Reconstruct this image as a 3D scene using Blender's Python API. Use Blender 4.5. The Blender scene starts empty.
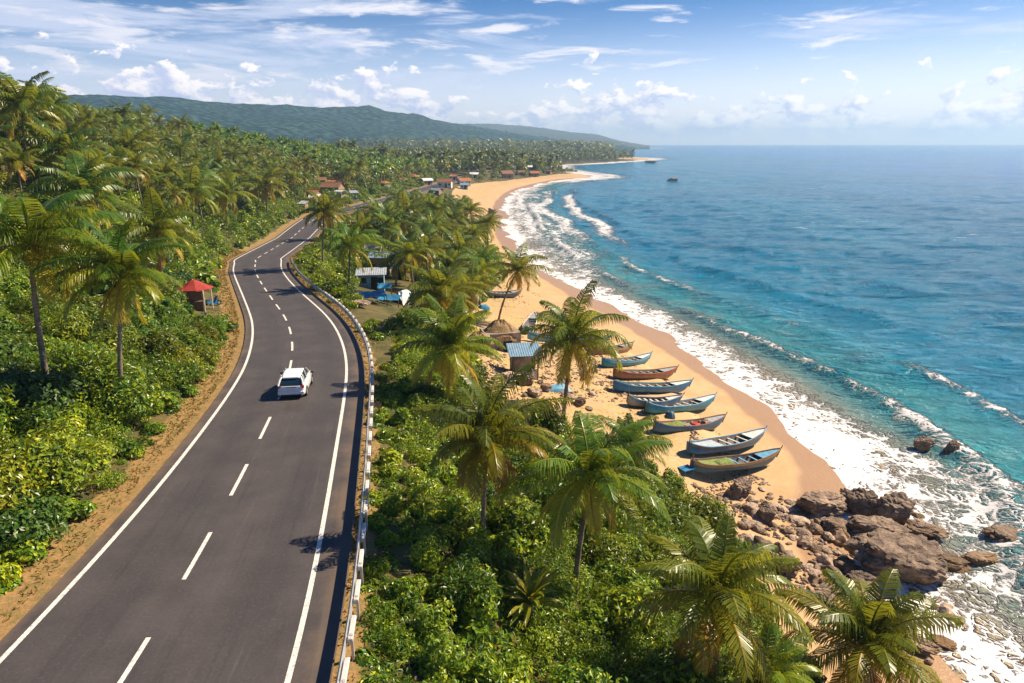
import bpy, math, random
import numpy as np
from mathutils import Vector, noise as mnoise

# ------------------------------------------------------------------ camera, sky, sun, exposure
SC = bpy.context.scene
COL = SC.collection
CAMZ = 15.0
FPX = 683.0
PITCH = math.atan((341.5 - 142.4) / FPX)
cam_d = bpy.data.cameras.new('camera'); cam = bpy.data.objects.new('camera', cam_d); COL.objects.link(cam)
cam_d.sensor_width = 36.0; cam_d.lens = 36.0 * FPX / 1024.0
cam_d.clip_start = 0.5; cam_d.clip_end = 40000
cam.location = (0, 0, CAMZ); cam.rotation_euler = (math.pi / 2 - PITCH, 0, 0)
SC.camera = cam

SUN_DIR = Vector((1.0, 0.45, 1.02)).normalized()      # towards the sun
SUN_EL = math.asin(SUN_DIR.z); SUN_AZ = math.atan2(SUN_DIR.x, SUN_DIR.y)
sun_d = bpy.data.lights.new('sun', 'SUN'); sun_d.energy = 5.0; sun_d.angle = math.radians(0.5)
sun_d.color = (1.0, 0.84, 0.61)
sun = bpy.data.objects.new('sun', sun_d); COL.objects.link(sun)
sun.rotation_euler = SUN_DIR.to_track_quat('Z', 'Y').to_euler()

world = bpy.data.worlds.new('World'); SC.world = world; world.use_nodes = True
SKY_STRENGTH = 0.076
SC.view_settings.view_transform = 'Standard'; SC.view_settings.look = 'None'
SC.view_settings.exposure = 0.88; SC.view_settings.gamma = 1.0
SC.view_settings.use_curve_mapping = False
SC.render.engine = 'CYCLES'
cy = SC.cycles
cy.max_bounces = 6; cy.diffuse_bounces = 2; cy.glossy_bounces = 2; cy.transmission_bounces = 3
cy.volume_bounces = 0; cy.transparent_max_bounces = 4; cy.use_denoising = True
cy.caustics_reflective = False; cy.caustics_refractive = False
cy.sample_clamp_indirect = 6.0

rng = np.random.default_rng(7)
random.seed(7)

# ------------------------------------------------------------------ node helpers
class NT:
    def __init__(s, tree): s.t = tree; s.n = tree.nodes; s.l = tree.links
    def add(s, typ, **kw):
        nd = s.n.new(typ)
        for k, v in kw.items():
            if k.startswith('i_'):
                key = k[2:]
                key = int(key) if key.isdigit() else key.replace('_', ' ')
                s.put(nd.inputs[key], v)
            else: setattr(nd, k, v)
        return nd
    def put(s, sock, v):
        if isinstance(v, bpy.types.NodeSocket): s.l.new(v, sock)
        else:
            if isinstance(v, (tuple, list)) and len(v) == 3 and sock.type == 'RGBA': v = (*v, 1)
            sock.default_value = v
    def math(s, op, a, b=None, c=None, clamp=False):
        nd = s.n.new('ShaderNodeMath'); nd.operation = op; nd.use_clamp = clamp
        for i, v in enumerate((a, b, c)):
            if v is not None: s.put(nd.inputs[i], v)
        return nd.outputs[0]
    def mix(s, f, a, b, mode='MIX'):
        nd = s.n.new('ShaderNodeMix'); nd.data_type = 'RGBA'; nd.blend_type = mode
        s.put(nd.inputs[0], f); s.put(nd.inputs[6], a); s.put(nd.inputs[7], b)
        return nd.outputs[2]
    def step(s, x, lo, hi, a=0.0, b=1.0):
        nd = s.n.new('ShaderNodeMapRange'); nd.interpolation_type = 'SMOOTHSTEP'
        s.put(nd.inputs[0], x); s.put(nd.inputs[1], lo); s.put(nd.inputs[2], hi); s.put(nd.inputs[3], a); s.put(nd.inputs[4], b)
        return nd.outputs[0]
    def noise(s, vec, scale, detail=4, rough=0.55, dist=0.0, dims='3D'):
        nd = s.n.new('ShaderNodeTexNoise'); nd.noise_dimensions = dims
        if vec is not None: s.put(nd.inputs['Vector'], vec)
        s.put(nd.inputs['Scale'], scale); s.put(nd.inputs['Detail'], detail); s.put(nd.inputs['Roughness'], rough); s.put(nd.inputs['Distortion'], dist)
        return nd.outputs['Fac']
    def vor(s, vec, scale, feature='F1', rnd=1.0):
        nd = s.n.new('ShaderNodeTexVoronoi'); nd.feature = feature
        s.put(nd.inputs['Vector'], vec); s.put(nd.inputs['Scale'], scale); s.put(nd.inputs['Randomness'], rnd)
        return nd.outputs['Distance']
    def attr(s, name):
        nd = s.n.new('ShaderNodeAttribute'); nd.attribute_name = name; return nd.outputs['Fac']
    def pos(s): return s.n.new('ShaderNodeNewGeometry').outputs['Position']
    def obj(s): return s.n.new('ShaderNodeTexCoord').outputs['Object']
    def orand(s): return s.n.new('ShaderNodeObjectInfo').outputs['Random']
    def scalev(s, v, xyz):
        nd = s.n.new('ShaderNodeVectorMath'); nd.operation = 'MULTIPLY'; s.put(nd.inputs[0], v); nd.inputs[1].default_value = xyz; return nd.outputs[0]
    def ramp(s, f, stops):
        nd = s.n.new('ShaderNodeValToRGB'); e = nd.color_ramp.elements
        while len(e) > 1: e.remove(e[-1])
        for i, (p, c) in enumerate(stops):
            el = e[0] if i == 0 else e.new(p)
            el.position = p; el.color = (*c, 1)
        s.put(nd.inputs[0], f); return nd.outputs[0]
    def bump(s, h, strength=0.5, dist=0.1):
        nd = s.n.new('ShaderNodeBump'); s.put(nd.inputs['Height'], h); nd.inputs['Strength'].default_value = strength; nd.inputs['Distance'].default_value = dist
        return nd.outputs[0]

MATS = {}
def mat(name):
    m = bpy.data.materials.new(name); m.use_nodes = True
    nt = NT(m.node_tree); nt.n.clear()
    out = nt.add('ShaderNodeOutputMaterial')
    MATS[name] = m
    return m, nt, out
def bsdf(nt, out, col, rough=0.7, spec=0.3, normal=None, metal=0.0, **kw):
    b = nt.add('ShaderNodeBsdfPrincipled')
    nt.put(b.inputs['Base Color'], col); nt.put(b.inputs['Roughness'], rough); nt.put(b.inputs['Specular IOR Level'], spec)
    nt.put(b.inputs['Metallic'], metal)
    if normal is not None: nt.l.new(normal, b.inputs['Normal'])
    for k, v in kw.items(): nt.put(b.inputs[k.replace('_', ' ')], v)
    nt.l.new(b.outputs[0], out.inputs['Surface'])
    return b

# ------------------------------------------------------------------ sky with clouds
def build_sky():
    nt = NT(world.node_tree); nt.n.clear()
    out = nt.add('ShaderNodeOutputWorld'); bg = nt.add('ShaderNodeBackground')
    sky = nt.add('ShaderNodeTexSky'); sky.sky_type = 'NISHITA'; sky.sun_disc = False
    sky.sun_elevation = SUN_EL; sky.sun_rotation = SUN_AZ
    sky.altitude = 0; sky.air_density = 1.0; sky.dust_density = 0.6; sky.ozone_density = 2.5
    tc = nt.add('ShaderNodeTexCoord')
    sep = nt.add('ShaderNodeSeparateXYZ'); nt.l.new(tc.outputs['Generated'], sep.inputs[0])
    az = nt.math('ARCTAN2', sep.outputs[0], sep.outputs[1]); el = nt.math('ARCSINE', sep.outputs[2])
    def coords(sx, sy, oz=0.0):
        c = nt.add('ShaderNodeCombineXYZ')
        nt.put(c.inputs[0], nt.math('MULTIPLY', az, sx)); nt.put(c.inputs[1], nt.math('MULTIPLY', el, sy)); c.inputs[2].default_value = oz
        return c.outputs[0]
    left = nt.step(az, 0.45, -0.60)
    # thin streaked veils, thicker to the left
    v1 = nt.noise(coords(3.0, 24.0), 1.0, 8, 0.66, 0.6)
    thr = nt.math('SUBTRACT', 0.525, nt.math('MULTIPLY', left, 0.10))
    veil = nt.math('MULTIPLY', nt.step(v1, thr, nt.math('ADD', thr, 0.17)), nt.math('MULTIPLY', nt.step(el, 0.015, 0.07), nt.step(el, 0.235, 0.165)))
    # broken small clouds
    v2 = nt.noise(coords(8.5, 44.0, 3.1), 1.0, 8, 0.6, 0.4); pat = nt.noise(coords(2.2, 9.0, 5.5), 1.0, 2, 0.5)
    thr2 = nt.math('SUBTRACT', nt.math('SUBTRACT', 0.675, nt.math('MULTIPLY', left, 0.05)), nt.math('MULTIPLY', pat, 0.22))
    flat = nt.math('MULTIPLY', nt.step(v2, thr2, nt.math('ADD', thr2, 0.14)), nt.math('MULTIPLY', nt.step(el, 0.06, 0.09), nt.step(el, 0.25, 0.18)))
    # cumulus bank low over the horizon
    cvec = coords(23.0, 37.0, 7.7)
    n3 = nt.noise(cvec, 1.0, 10, 0.60, 0.2)
    lump = nt.noise(coords(5.5, 1.0, 1.3), 1.0, 3, 0.55)
    top = nt.math('ADD', 0.068, nt.math('MULTIPLY', nt.math('SUBTRACT', lump, 0.45), 0.19))
    top = nt.math('ADD', top, nt.math('MULTIPLY', left, 0.034)); top = nt.math('ADD', top, nt.math('MULTIPLY', nt.step(az, 0.05, 0.4), 0.018))
    height = nt.math('DIVIDE', nt.math('SUBTRACT', top, el), 0.050)
    thr3 = nt.math('SUBTRACT', 0.60, nt.math('MULTIPLY', nt.math('MINIMUM', nt.math('MAXIMUM', height, -1.3), 1.0), 0.20))
    cum = nt.math('MULTIPLY', nt.step(n3, thr3, nt.math('ADD', thr3, 0.06)), nt.step(el, -0.01, 0.02))
    # lit top right, grey undersides
    off = nt.add('ShaderNodeVectorMath'); off.operation = 'ADD'; nt.l.new(cvec, off.inputs[0]); off.inputs[1].default_value = (0.20, 0.30, 0)
    n3b = nt.noise(off.outputs[0], 1.0, 10, 0.60, 0.2)
    relief = nt.step(nt.math('SUBTRACT', n3, n3b), -0.09, 0.12)
    skycol = sky.outputs[0]
    hs = nt.add('ShaderNodeHueSaturation'); hs.inputs['Saturation'].default_value = 1.55; nt.put(hs.inputs['Value'], nt.step(el, 0.02, 0.20, .95, 0.56)); nt.l.new(skycol, hs.inputs['Color']); skycol = nt.mix(1.0, hs.outputs[0], (.88, .94, 1.22), 'MULTIPLY')
    # marine haze just above the horizon
    hz = nt.math('MULTIPLY', nt.step(el, 0.19, -0.03), nt.step(az, -0.7, 0.6, 0.78, 1.08))
    skycol = nt.mix(nt.math('MULTIPLY', hz, 0.80), skycol, (9.0, 8.3, 8.8))
    c1 = nt.mix(nt.math('MULTIPLY', veil, 0.70), skycol, (5.9, 6.3, 7.7))
    c1 = nt.mix(nt.math('MULTIPLY', flat, 0.85), c1, nt.mix(left, (8.4, 8.0, 8.2), (7.2, 7.1, 7.7)))
    cumcol = nt.mix(relief, (4.7, 5.2, 7.2), (9.6, 8.9, 8.6))
    c2 = nt.mix(nt.math('MULTIPLY', cum, nt.step(el, 0.0, 0.05, 0.55, 0.92)), c1, cumcol)
    nt.l.new(c2, bg.inputs['Color']); bg.inputs['Strength'].default_value = SKY_STRENGTH
    nt.l.new(bg.outputs[0], out.inputs['Surface'])
build_sky()

# ------------------------------------------------------------------ mesh helpers
def link(o, parent=None):
    COL.objects.link(o)
    if parent is not None: o.parent = parent
    return o
def mesh_np(name, V, quads=None, tris=None, attrs=None, smooth=False, cattrs=None):
    me = bpy.data.meshes.new(name)
    V = np.asarray(V, dtype=np.float32).reshape(-1, 3)
    me.vertices.add(len(V)); me.vertices.foreach_set('co', V.ravel())
    parts, tot = [], []
    if quads is not None and len(quads): q = np.asarray(quads, np.int32).reshape(-1, 4); parts.append(q.ravel()); tot += [4] * len(q)
    if tris is not None and len(tris): t = np.asarray(tris, np.int32).reshape(-1, 3); parts.append(t.ravel()); tot += [3] * len(t)
    loops = np.concatenate(parts); tot = np.asarray(tot, np.int32)
    start = np.zeros(len(tot), np.int32); start[1:] = np.cumsum(tot)[:-1]
    me.loops.add(len(loops)); me.loops.foreach_set('vertex_index', loops)
    me.polygons.add(len(tot)); me.polygons.foreach_set('loop_start', start)
    try: me.polygons.foreach_set('loop_total', tot)
    except Exception: pass
    me.polygons.foreach_set('use_smooth', np.full(len(tot), smooth, bool))
    for k, v in (attrs or {}).items():
        a = me.attributes.new(k, 'FLOAT', 'POINT'); a.data.foreach_set('value', np.asarray(v, np.float32))
    me.update(calc_edges=True)
    return me
def put(name, me, m, parent=None, loc=None):
    if m is not None and not len(me.materials): me.materials.append(m)
    o = bpy.data.objects.new(name, me); link(o, parent)
    if loc is not None: o.location = loc
    return o
def tag(o, label=None, cat=None, group=None, kind=None):
    if label: o['label'] = label
    if cat: o['category'] = cat
    if group: o['group'] = group
    if kind: o['kind'] = kind
    return o
def thing(name, label, cat, loc, rz=0.0, group=None, s=1.0):
    o = bpy.data.objects.new(name, None); o.empty_display_size = 0.2; link(o)
    o.location = loc; o.rotation_euler = (0, 0, rz); o.scale = (s, s, s) if not isinstance(s, tuple) else s
    return tag(o, label, cat, group)
def dup(root, loc, rz, s=1.0, label=None, group=None, kids=None):
    r = root.copy(); COL.objects.link(r); r.location = loc; r.rotation_euler = (0, 0, rz); r.scale = (s, s, s) if not isinstance(s, tuple) else s
    if label: r['label'] = label
    if group: r['group'] = group
    for ch in (kids if kids is not None else root.children):
        c = ch.copy(); COL.objects.link(c); c.parent = r
        for g in ch.children:
            d = g.copy(); COL.objects.link(d); d.parent = c
    return r

class MB:
    """collects pieces of ONE part"""
    def __init__(s): s.V = []; s.F = []; s.n = 0
    def add(s, V, F):
        s.V.append(np.asarray(V, float).reshape(-1, 3)); s.F += [tuple(i + s.n for i in f) for f in F]; s.n += len(s.V[-1])
    def box(s, c, sz, rz=0.0, taper=1.0, bev=0.0):
        x, y, z = sz[0] / 2, sz[1] / 2, sz[2] / 2
        if bev > 0:
            b = min(bev, x * .9, y * .9, z * .9); V = []; 
            for zz, k in ((-z, b), (-z + b, 0), (z - b, 0), (z, b)):
                xx, yy = x - k, y - k; b2 = b * .6
                V += [(-xx + b2, -yy, zz), (xx - b2, -yy, zz), (xx, -yy + b2, zz), (xx, yy - b2, zz), (xx - b2, yy, zz), (-xx + b2, yy, zz), (-xx, yy - b2, zz), (-xx, -yy + b2, zz)]
            F = [tuple(reversed(range(8))), tuple(range(24, 32))]
            for r in range(3):
                for i in range(8): F.append((r * 8 + i, r * 8 + (i + 1) % 8, r * 8 + 8 + (i + 1) % 8, r * 8 + 8 + i))
        else:
            V = [(-x, -y, -z), (x, -y, -z), (x, y, -z), (-x, y, -z), (-x * taper, -y * taper, z), (x * taper, -y * taper, z), (x * taper, y * taper, z), (-x * taper, y * taper, z)]
            F = [(0, 3, 2, 1), (4, 5, 6, 7), (0, 1, 5, 4), (1, 2, 6, 5), (2, 3, 7, 6), (3, 0, 4, 7)]
        V = np.array(V, float); ca, sa = math.cos(rz), math.sin(rz)
        V = np.column_stack([V[:, 0] * ca - V[:, 1] * sa, V[:, 0] * sa + V[:, 1] * ca, V[:, 2]]) + np.array(c)
        s.add(V, F); return s
    def tube(s, pts, r, n=8, cap=True):
        P = np.asarray(pts, float); R = np.broadcast_to(np.asarray(r, float), (len(P),))
        T = np.gradient(P, axis=0); T /= np.linalg.norm(T, axis=1)[:, None] + 1e-9
        up = np.array([0.0, 0, 1]) if abs(T[0][2]) < .9 else np.array([1.0, 0, 0])
        V = []
        for p, t, rr in zip(P, T, R):
            a = np.cross(up, t); a /= np.linalg.norm(a) + 1e-9; b = np.cross(t, a)
            for k in range(n): V.append(p + rr * (a * math.cos(2 * math.pi * k / n) + b * math.sin(2 * math.pi * k / n)))
        F = []
        for i in range(len(P) - 1):
            for k in range(n): F.append((i * n + k, i * n + (k + 1) % n, (i + 1) * n + (k + 1) % n, (i + 1) * n + k))
        if cap: F += [tuple(reversed(range(n))), tuple((len(P) - 1) * n + k for k in range(n))]
        s.add(V, F); return s
    def loft(s, rings, cap=True, closed=True):
        n = len(rings[0]); V = np.concatenate([np.asarray(r, float) for r in rings]); F = []
        for i in range(len(rings) - 1):
            for k in range(n if closed else n - 1): F.append((i * n + k, i * n + (k + 1) % n, (i + 1) * n + (k + 1) % n, (i + 1) * n + k))
        if cap and closed: F += [tuple(reversed(range(n))), tuple((len(rings) - 1) * n + k for k in range(n))]
        s.add(V, F); return s
    def sheet(s, P, th):
        """quad corners -> thin solid"""
        P = np.asarray(P, float); nrm = np.cross(P[1] - P[0], P[-1] - P[0]); nrm /= np.linalg.norm(nrm) + 1e-9
        n = len(P); V = np.concatenate([P, P - nrm * th])
        F = [tuple(range(n)), tuple(reversed(range(n, 2 * n)))] + [(i, i + n, (i + 1) % n + n, (i + 1) % n) for i in range(n)]
        s.add(V, F); return s
    def build(s, name, m, parent=None, smooth=False, loc=None):
        me = bpy.data.meshes.new(name); me.from_pydata(np.concatenate(s.V).tolist(), [], s.F); me.update()
        import bmesh
        bm = bmesh.new(); bm.from_mesh(me); bmesh.ops.recalc_face_normals(bm, faces=bm.faces); bm.to_mesh(me); bm.free()
        if smooth: me.polygons.foreach_set('use_smooth', [True] * len(me.polygons))
        return put(name, me, m, parent, loc)

# ------------------------------------------------------------------ survey: lines of sight to ground points
def ray(px, py):
    x = (px - 512) / FPX; y = (341.5 - py) / FPX
    return np.array([x, math.cos(PITCH) + y * math.sin(PITCH), -math.sin(PITCH) + y * math.cos(PITCH)])
def un(px, py, z):
    d = ray(px, py); t = (z - CAMZ) / d[2]; return np.array([d[0] * t, d[1] * t])
def proj(x, y, z):
    zz = z - CAMZ; dep = y * math.cos(PITCH) - zz * math.sin(PITCH); up = y * math.sin(PITCH) + zz * math.cos(PITCH)
    return 512 + FPX * x / dep, 341.5 - FPX * up / dep, dep

def road_z(y):
    y = np.asarray(y, float); t = np.clip(y - 32, 0, 140)
    return -np.where(t < 12, t * t / 24 * 0.046, (t - 6) * 0.046)
def un_road(px, py):
    z = 0.0
    for _ in range(30):
        p = un(px, py, z); z = 0.5 * z + 0.5 * float(road_z(min(p[1], 400)))
    return p
def catmull(P, step=1.0):
    P = np.asarray(P, float); Q = []
    E = np.vstack([2 * P[0] - P[1], P, 2 * P[-1] - P[-2]])
    for i in range(1, len(E) - 2):
        a, b, c, d = E[i - 1], E[i], E[i + 1], E[i + 2]; n = max(2, int(np.linalg.norm(c - b) / step))
        for t in np.linspace(0, 1, n, endpoint=False):
            Q.append(0.5 * ((2 * b) + (c - a) * t + (2 * a - 5 * b + 4 * c - d) * t * t + (-a + 3 * b - 3 * c + d) * t ** 3))
    Q.append(P[-1]); Q = np.array(Q)
    s = np.concatenate([[0], np.cumsum(np.linalg.norm(np.diff(Q, axis=0), axis=1))]); k = np.arange(0, s[-1], step)
    return np.column_stack([np.interp(k, s, Q[:, j]) for j in range(Q.shape[1])])
def smooth_line(Q, w=5, it=2):
    for _ in range(it):
        k = np.ones(w) / w; pad = np.vstack([np.repeat(Q[:1], w // 2, 0), Q, np.repeat(Q[-1:], w // 2, 0)])
        Q2 = np.column_stack([np.convolve(pad[:, j], k, 'valid') for j in range(Q.shape[1])]); Q2[0] = Q[0]; Q2[-1] = Q[-1]; Q = Q2
    return Q
L_PX = [(0, 660), (60, 600), (110, 549), (160, 488), (205, 430), (222, 405), (243, 372), (252, 340), (252, 320), (245, 300), (236, 278), (233, 268), (238, 258), (255, 247), (280, 236), (300, 226)]
R_PX = [(295, 683), (310, 590), (325, 500), (338, 430), (346, 385), (347, 360), (340, 335), (326, 315), (305, 297), (288, 280), (281, 268), (284, 257), (296, 245), (308, 236)]
Lw = np.array([(-15.6, -40), (-15.6, -10)] + [tuple(un_road(*p)) for p in L_PX]); Rw = np.array([(-4.6, -40), (-5.1, -10)] + [tuple(un_road(*p)) for p in R_PX])
Lc = catmull(Lw); Rc = catmull(Rw, 0.25)
mid, hwid = [], []
for p in Lc:
    q = Rc[np.argmin(np.linalg.norm(Rc - p, axis=1))]; mid.append((p + q) / 2); hwid.append(np.linalg.norm(p - q) / 2)
mid = np.array(mid); hwid = np.array(hwid)
far_c = np.array([tuple(un(px, py, -5.2)) for px, py in [(318, 217.5), (345, 210), (370, 204), (400, 196), (428, 188)]])
keep = mid[:, 1] < 116
mid = mid[keep]; hw_last = hwid[keep]
ROAD = catmull(np.vstack([mid[::4], far_c, [(-22, 520), (-30, 720), (-50, 900), (-80, 1100), (-150, 1500)]]), 1.0)
ROAD = smooth_line(ROAD, 7, 3)
s_mid = np.concatenate([[0], np.cumsum(np.linalg.norm(np.diff(mid, axis=0), axis=1))])
s_road = np.concatenate([[0], np.cumsum(np.linalg.norm(np.diff(ROAD, axis=0), axis=1))])
HW = np.interp(s_road, np.concatenate([s_mid, [s_mid[-1] + 30]]), np.concatenate([hw_last, [3.5]]))
HW = smooth_line(HW[:, None], 15, 3)[:, 0]
TAN = np.gradient(ROAD, axis=0); TAN /= np.linalg.norm(TAN, axis=1)[:, None]
NOR = np.column_stack([TAN[:, 1], -TAN[:, 0]])          # to the right of travel
RZ = np.maximum(road_z(ROAD[:, 1]), -5.2)

SEA_Z = -10.0
SHORE_PX = [(880, 600), (838, 520), (868, 492), (830, 452), (790, 422), (750, 387), (700, 357), (640, 322), (600, 302), (565, 282), (535, 263), (512, 240), (503, 215), (506, 200), (522, 189), (560, 180), (594, 176.5)]
SHORE = np.array([(46, -80), (33, -20), (26, 10)] + [tuple(un(px, py, SEA_Z)) for px, py in SHORE_PX] +
                 [(40, 660), (50, 800), (105, 880), (185, 1020), (222, 1100), (218, 1190), (150, 1300), (120, 1500), (150, 1800), (260, 1890), (450, 2800), (650, 3150), (640, 3300), (300, 3600), (0, 4200), (0, 6000), (800, 9500)])
SHORE = catmull(SHORE, 2.0); SHORE = SHORE[np.concatenate([np.arange(0, 450), np.arange(450, len(SHORE), 8)])] if len(SHORE) > 600 else SHORE
SHORE = smooth_line(SHORE, 5, 2)
RIDGE = []
for px, py, dist, th in [(-60, 62, 120, 8), (0, 68, 150, 12), (60, 94, 190, 11), (110, 107, 240, 10), (200, 125, 320, 9), (300, 145, 430, 8), (400, 166, 560, 8)]:
    d = ray(px, py); k = dist / math.hypot(d[0], d[1]); RIDGE.append((d[0] * k, d[1] * k, CAMZ + d[2] * k - th))
RIDGE = np.array([(-110, -80, 14), (-105, 20, 18)] + RIDGE + [(-90, 700, -5.5), (-60, 1000, -5.5), (0, 1500, -5), (60, 2200, -5)])
RIDGE = catmull(RIDGE, 3.0)

def near_line(P, LN, vals=None, chunk=20000):
    """distance, signed side (+ right of the line's direction) and nearest index"""
    P = np.asarray(P, float); n = len(P); D = np.empty(n); S = np.empty(n); I = np.empty(n, int)
    A = LN[:-1, :2]; B = LN[1:, :2]; AB = B - A; L2 = (AB ** 2).sum(1) + 1e-12
    mids = (A + B) / 2
    for s in range(0, n, chunk):
        p = P[s:s + chunk]
        st = 12; co = mids[::st]; i0 = (((p[:, None, 0] - co[None, :, 0]) ** 2) + ((p[:, None, 1] - co[None, :, 1]) ** 2)).argmin(1) * st
        W = np.clip(i0[:, None] + np.arange(-st, st + 1)[None], 0, len(mids) - 1)
        d2 = (mids[W, 0] - p[:, None, 0]) ** 2 + (mids[W, 1] - p[:, None, 1]) ** 2; i = W[np.arange(len(p)), d2.argmin(1)]
        best = np.full(len(p), 1e18); bi = i.copy(); bs = np.ones(len(p))
        for off in (-1, 0, 1):
            j = np.clip(i + off, 0, len(A) - 1); ap = p - A[j]; t = np.clip((ap * AB[j]).sum(1) / L2[j], 0, 1)
            r = ap - AB[j] * t[:, None]; dd = (r ** 2).sum(1); cr = AB[j][:, 0] * ap[:, 1] - AB[j][:, 1] * ap[:, 0]
            m = dd < best; best[m] = dd[m]; bi[m] = j[m]; bs[m] = np.where(cr[m] < 0, 1, -1)
        D[s:s + chunk] = np.sqrt(best); S[s:s + chunk] = bs; I[s:s + chunk] = bi
    return D, S, I
def hashn(i, j, seed):
    h = (i * 374761393 + j * 668265263 + seed * 144665) & 0x7fffffff; h = ((h ^ (h >> 13)) * 1274126177) & 0x7fffffff
    return ((h ^ (h >> 16)) & 0xffff) / 65535.0
def vnoise(x, y, sc, seed=0, octv=3):
    x = np.asarray(x, float) / sc; y = np.asarray(y, float) / sc; r = 0; a = 0.5; tot = 0
    for o in range(octv):
        xi = np.floor(x).astype(np.int64); yi = np.floor(y).astype(np.int64); fx = x - xi; fy = y - yi
        fx = fx * fx * (3 - 2 * fx); fy = fy * fy * (3 - 2 * fy)
        v = (hashn(xi, yi, seed + o) * (1 - fx) + hashn(xi + 1, yi, seed + o) * fx) * (1 - fy) + (hashn(xi, yi + 1, seed + o) * (1 - fx) + hashn(xi + 1, yi + 1, seed + o) * fx) * fy
        r = r + a * v; tot += a; a *= .5; x = x * 2.03; y = y * 2.03
    return r / tot
def sstep(x, a, b):
    t = np.clip((np.asarray(x, float) - a) / (b - a), 0, 1); return t * t * (3 - 2 * t)
GF = [0, .07, .2, .35, .55, .75, 1.0]; GV = [0, .03, .26, .45, .66, .82, 1.0]
def site(P):
    """ground height and zone values at points"""
    P = np.asarray(P, float).reshape(-1, 2)
    dr, sr, ir = near_line(P, ROAD); ds, ss, _ = near_line(P, SHORE); dd, sd, idg = near_line(P, RIDGE)
    lat = dr * sr; hw = HW[ir]; zr = RZ[ir]; off = ds * ss                  # off: + seaward
    right = lat > 0
    u = np.maximum(np.abs(lat) - hw - 1.5, 0); inland = np.maximum(-off, 0)
    f = u / (u + inland + 1e-6)
    zR = zr - 0.12 + (SEA_Z - zr + .12) * np.interp(f, GF, GV) + (vnoise(P[:, 0], P[:, 1], 7, 3) - .5) * 0.9 * sstep(f, 0, .15) * sstep(inland, 6, 16)
    # left: bank, then the hillside up to the ridge
    dl = np.maximum(np.abs(lat) - hw - 1.6, 0)
    rd = np.where(sd > 0, dd, 0); zrd = RIDGE[np.clip(idg, 0, len(RIDGE) - 1), 2]
    t = dl / (dl + rd + 1e-6)
    zL = zr - 0.12 + (zrd - zr + .12) * (0.35 * t + 0.65 * t ** 1.7) + (vnoise(P[:, 0], P[:, 1], 26, 5) - .5) * 4.5 * sstep(dl, 4, 40) * np.clip((zrd + 6) / 12, .15, 1)
    zL = np.where(sd < 0, np.maximum(zrd - dd * .22, -6.0), zL)
    zL = zL + np.where(dl > 0.3, 0.35 * sstep(dl, .3, 5), 0)
    z = np.where(right, zR, zL)
    z = np.where(off > 0, SEA_Z - np.minimum(off * .07, 5.0), z)
    lim = inland * 0.11 + 0.0 + SEA_Z                                     # beach face
    z = np.where((off <= 0) & (inland < 14), np.minimum(z, lim + np.maximum(inland - 9, 0) * .5), z)
    return dict(z=z, lat=lat, hw=hw, off=off, f=f, dl=np.where(right, 0, dl), u=np.where(right, u, 0), t=t, right=right, zr=zr, ir=ir)
def gz(x, y): return float(site([(x, y)])['z'][0])
def at(px, py, tmax=3000, lift=0.0):
    """first ground point seen along a line of sight"""
    d = ray(px, py); t = np.concatenate([np.arange(10, 160, .5), np.geomspace(160, tmax, 220)])
    Q = np.outer(t, d); z = site(Q[:, :2])['z'] + lift
    below = np.nonzero(Q[:, 2] + CAMZ < z)[0]
    if not len(below): return np.array([Q[-1, 0], Q[-1, 1], z[-1]])
    i = max(below[0], 1); g0 = Q[i - 1, 2] + CAMZ - z[i - 1]; g1 = Q[i, 2] + CAMZ - z[i]; k = g0 / (g0 - g1 + 1e-9)
    x, y = Q[i - 1, :2] + (Q[i, :2] - Q[i - 1, :2]) * k
    return np.array([x, y, gz(x, y)])
def depth_of(p): return p[1] * math.cos(PITCH) - (p[2] - CAMZ) * math.sin(PITCH)

# line where the green of the slope gives way to beach sand
VEG_PX = [(812, 683), (770, 615), (735, 540), (690, 484), (640, 470), (590, 450), (535, 425), (490, 395), (470, 350), (468, 318), (490, 292), (505, 272), (490, 245), (474, 225), (462, 207), (452, 192), (470, 184), (520, 179), (585, 173), (640, 161)]
VEG = np.array([(30, -60), (20, -10)] + [tuple(at(*p)[:2]) for p in VEG_PX] + [(150, 1120), (120, 1400)])
VEG = catmull(VEG, 2.0); VEG = smooth_line(VEG, 5, 2)
def sandside(P):
    d, s, _ = near_line(P, VEG); return d * s          # + on the sand

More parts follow.
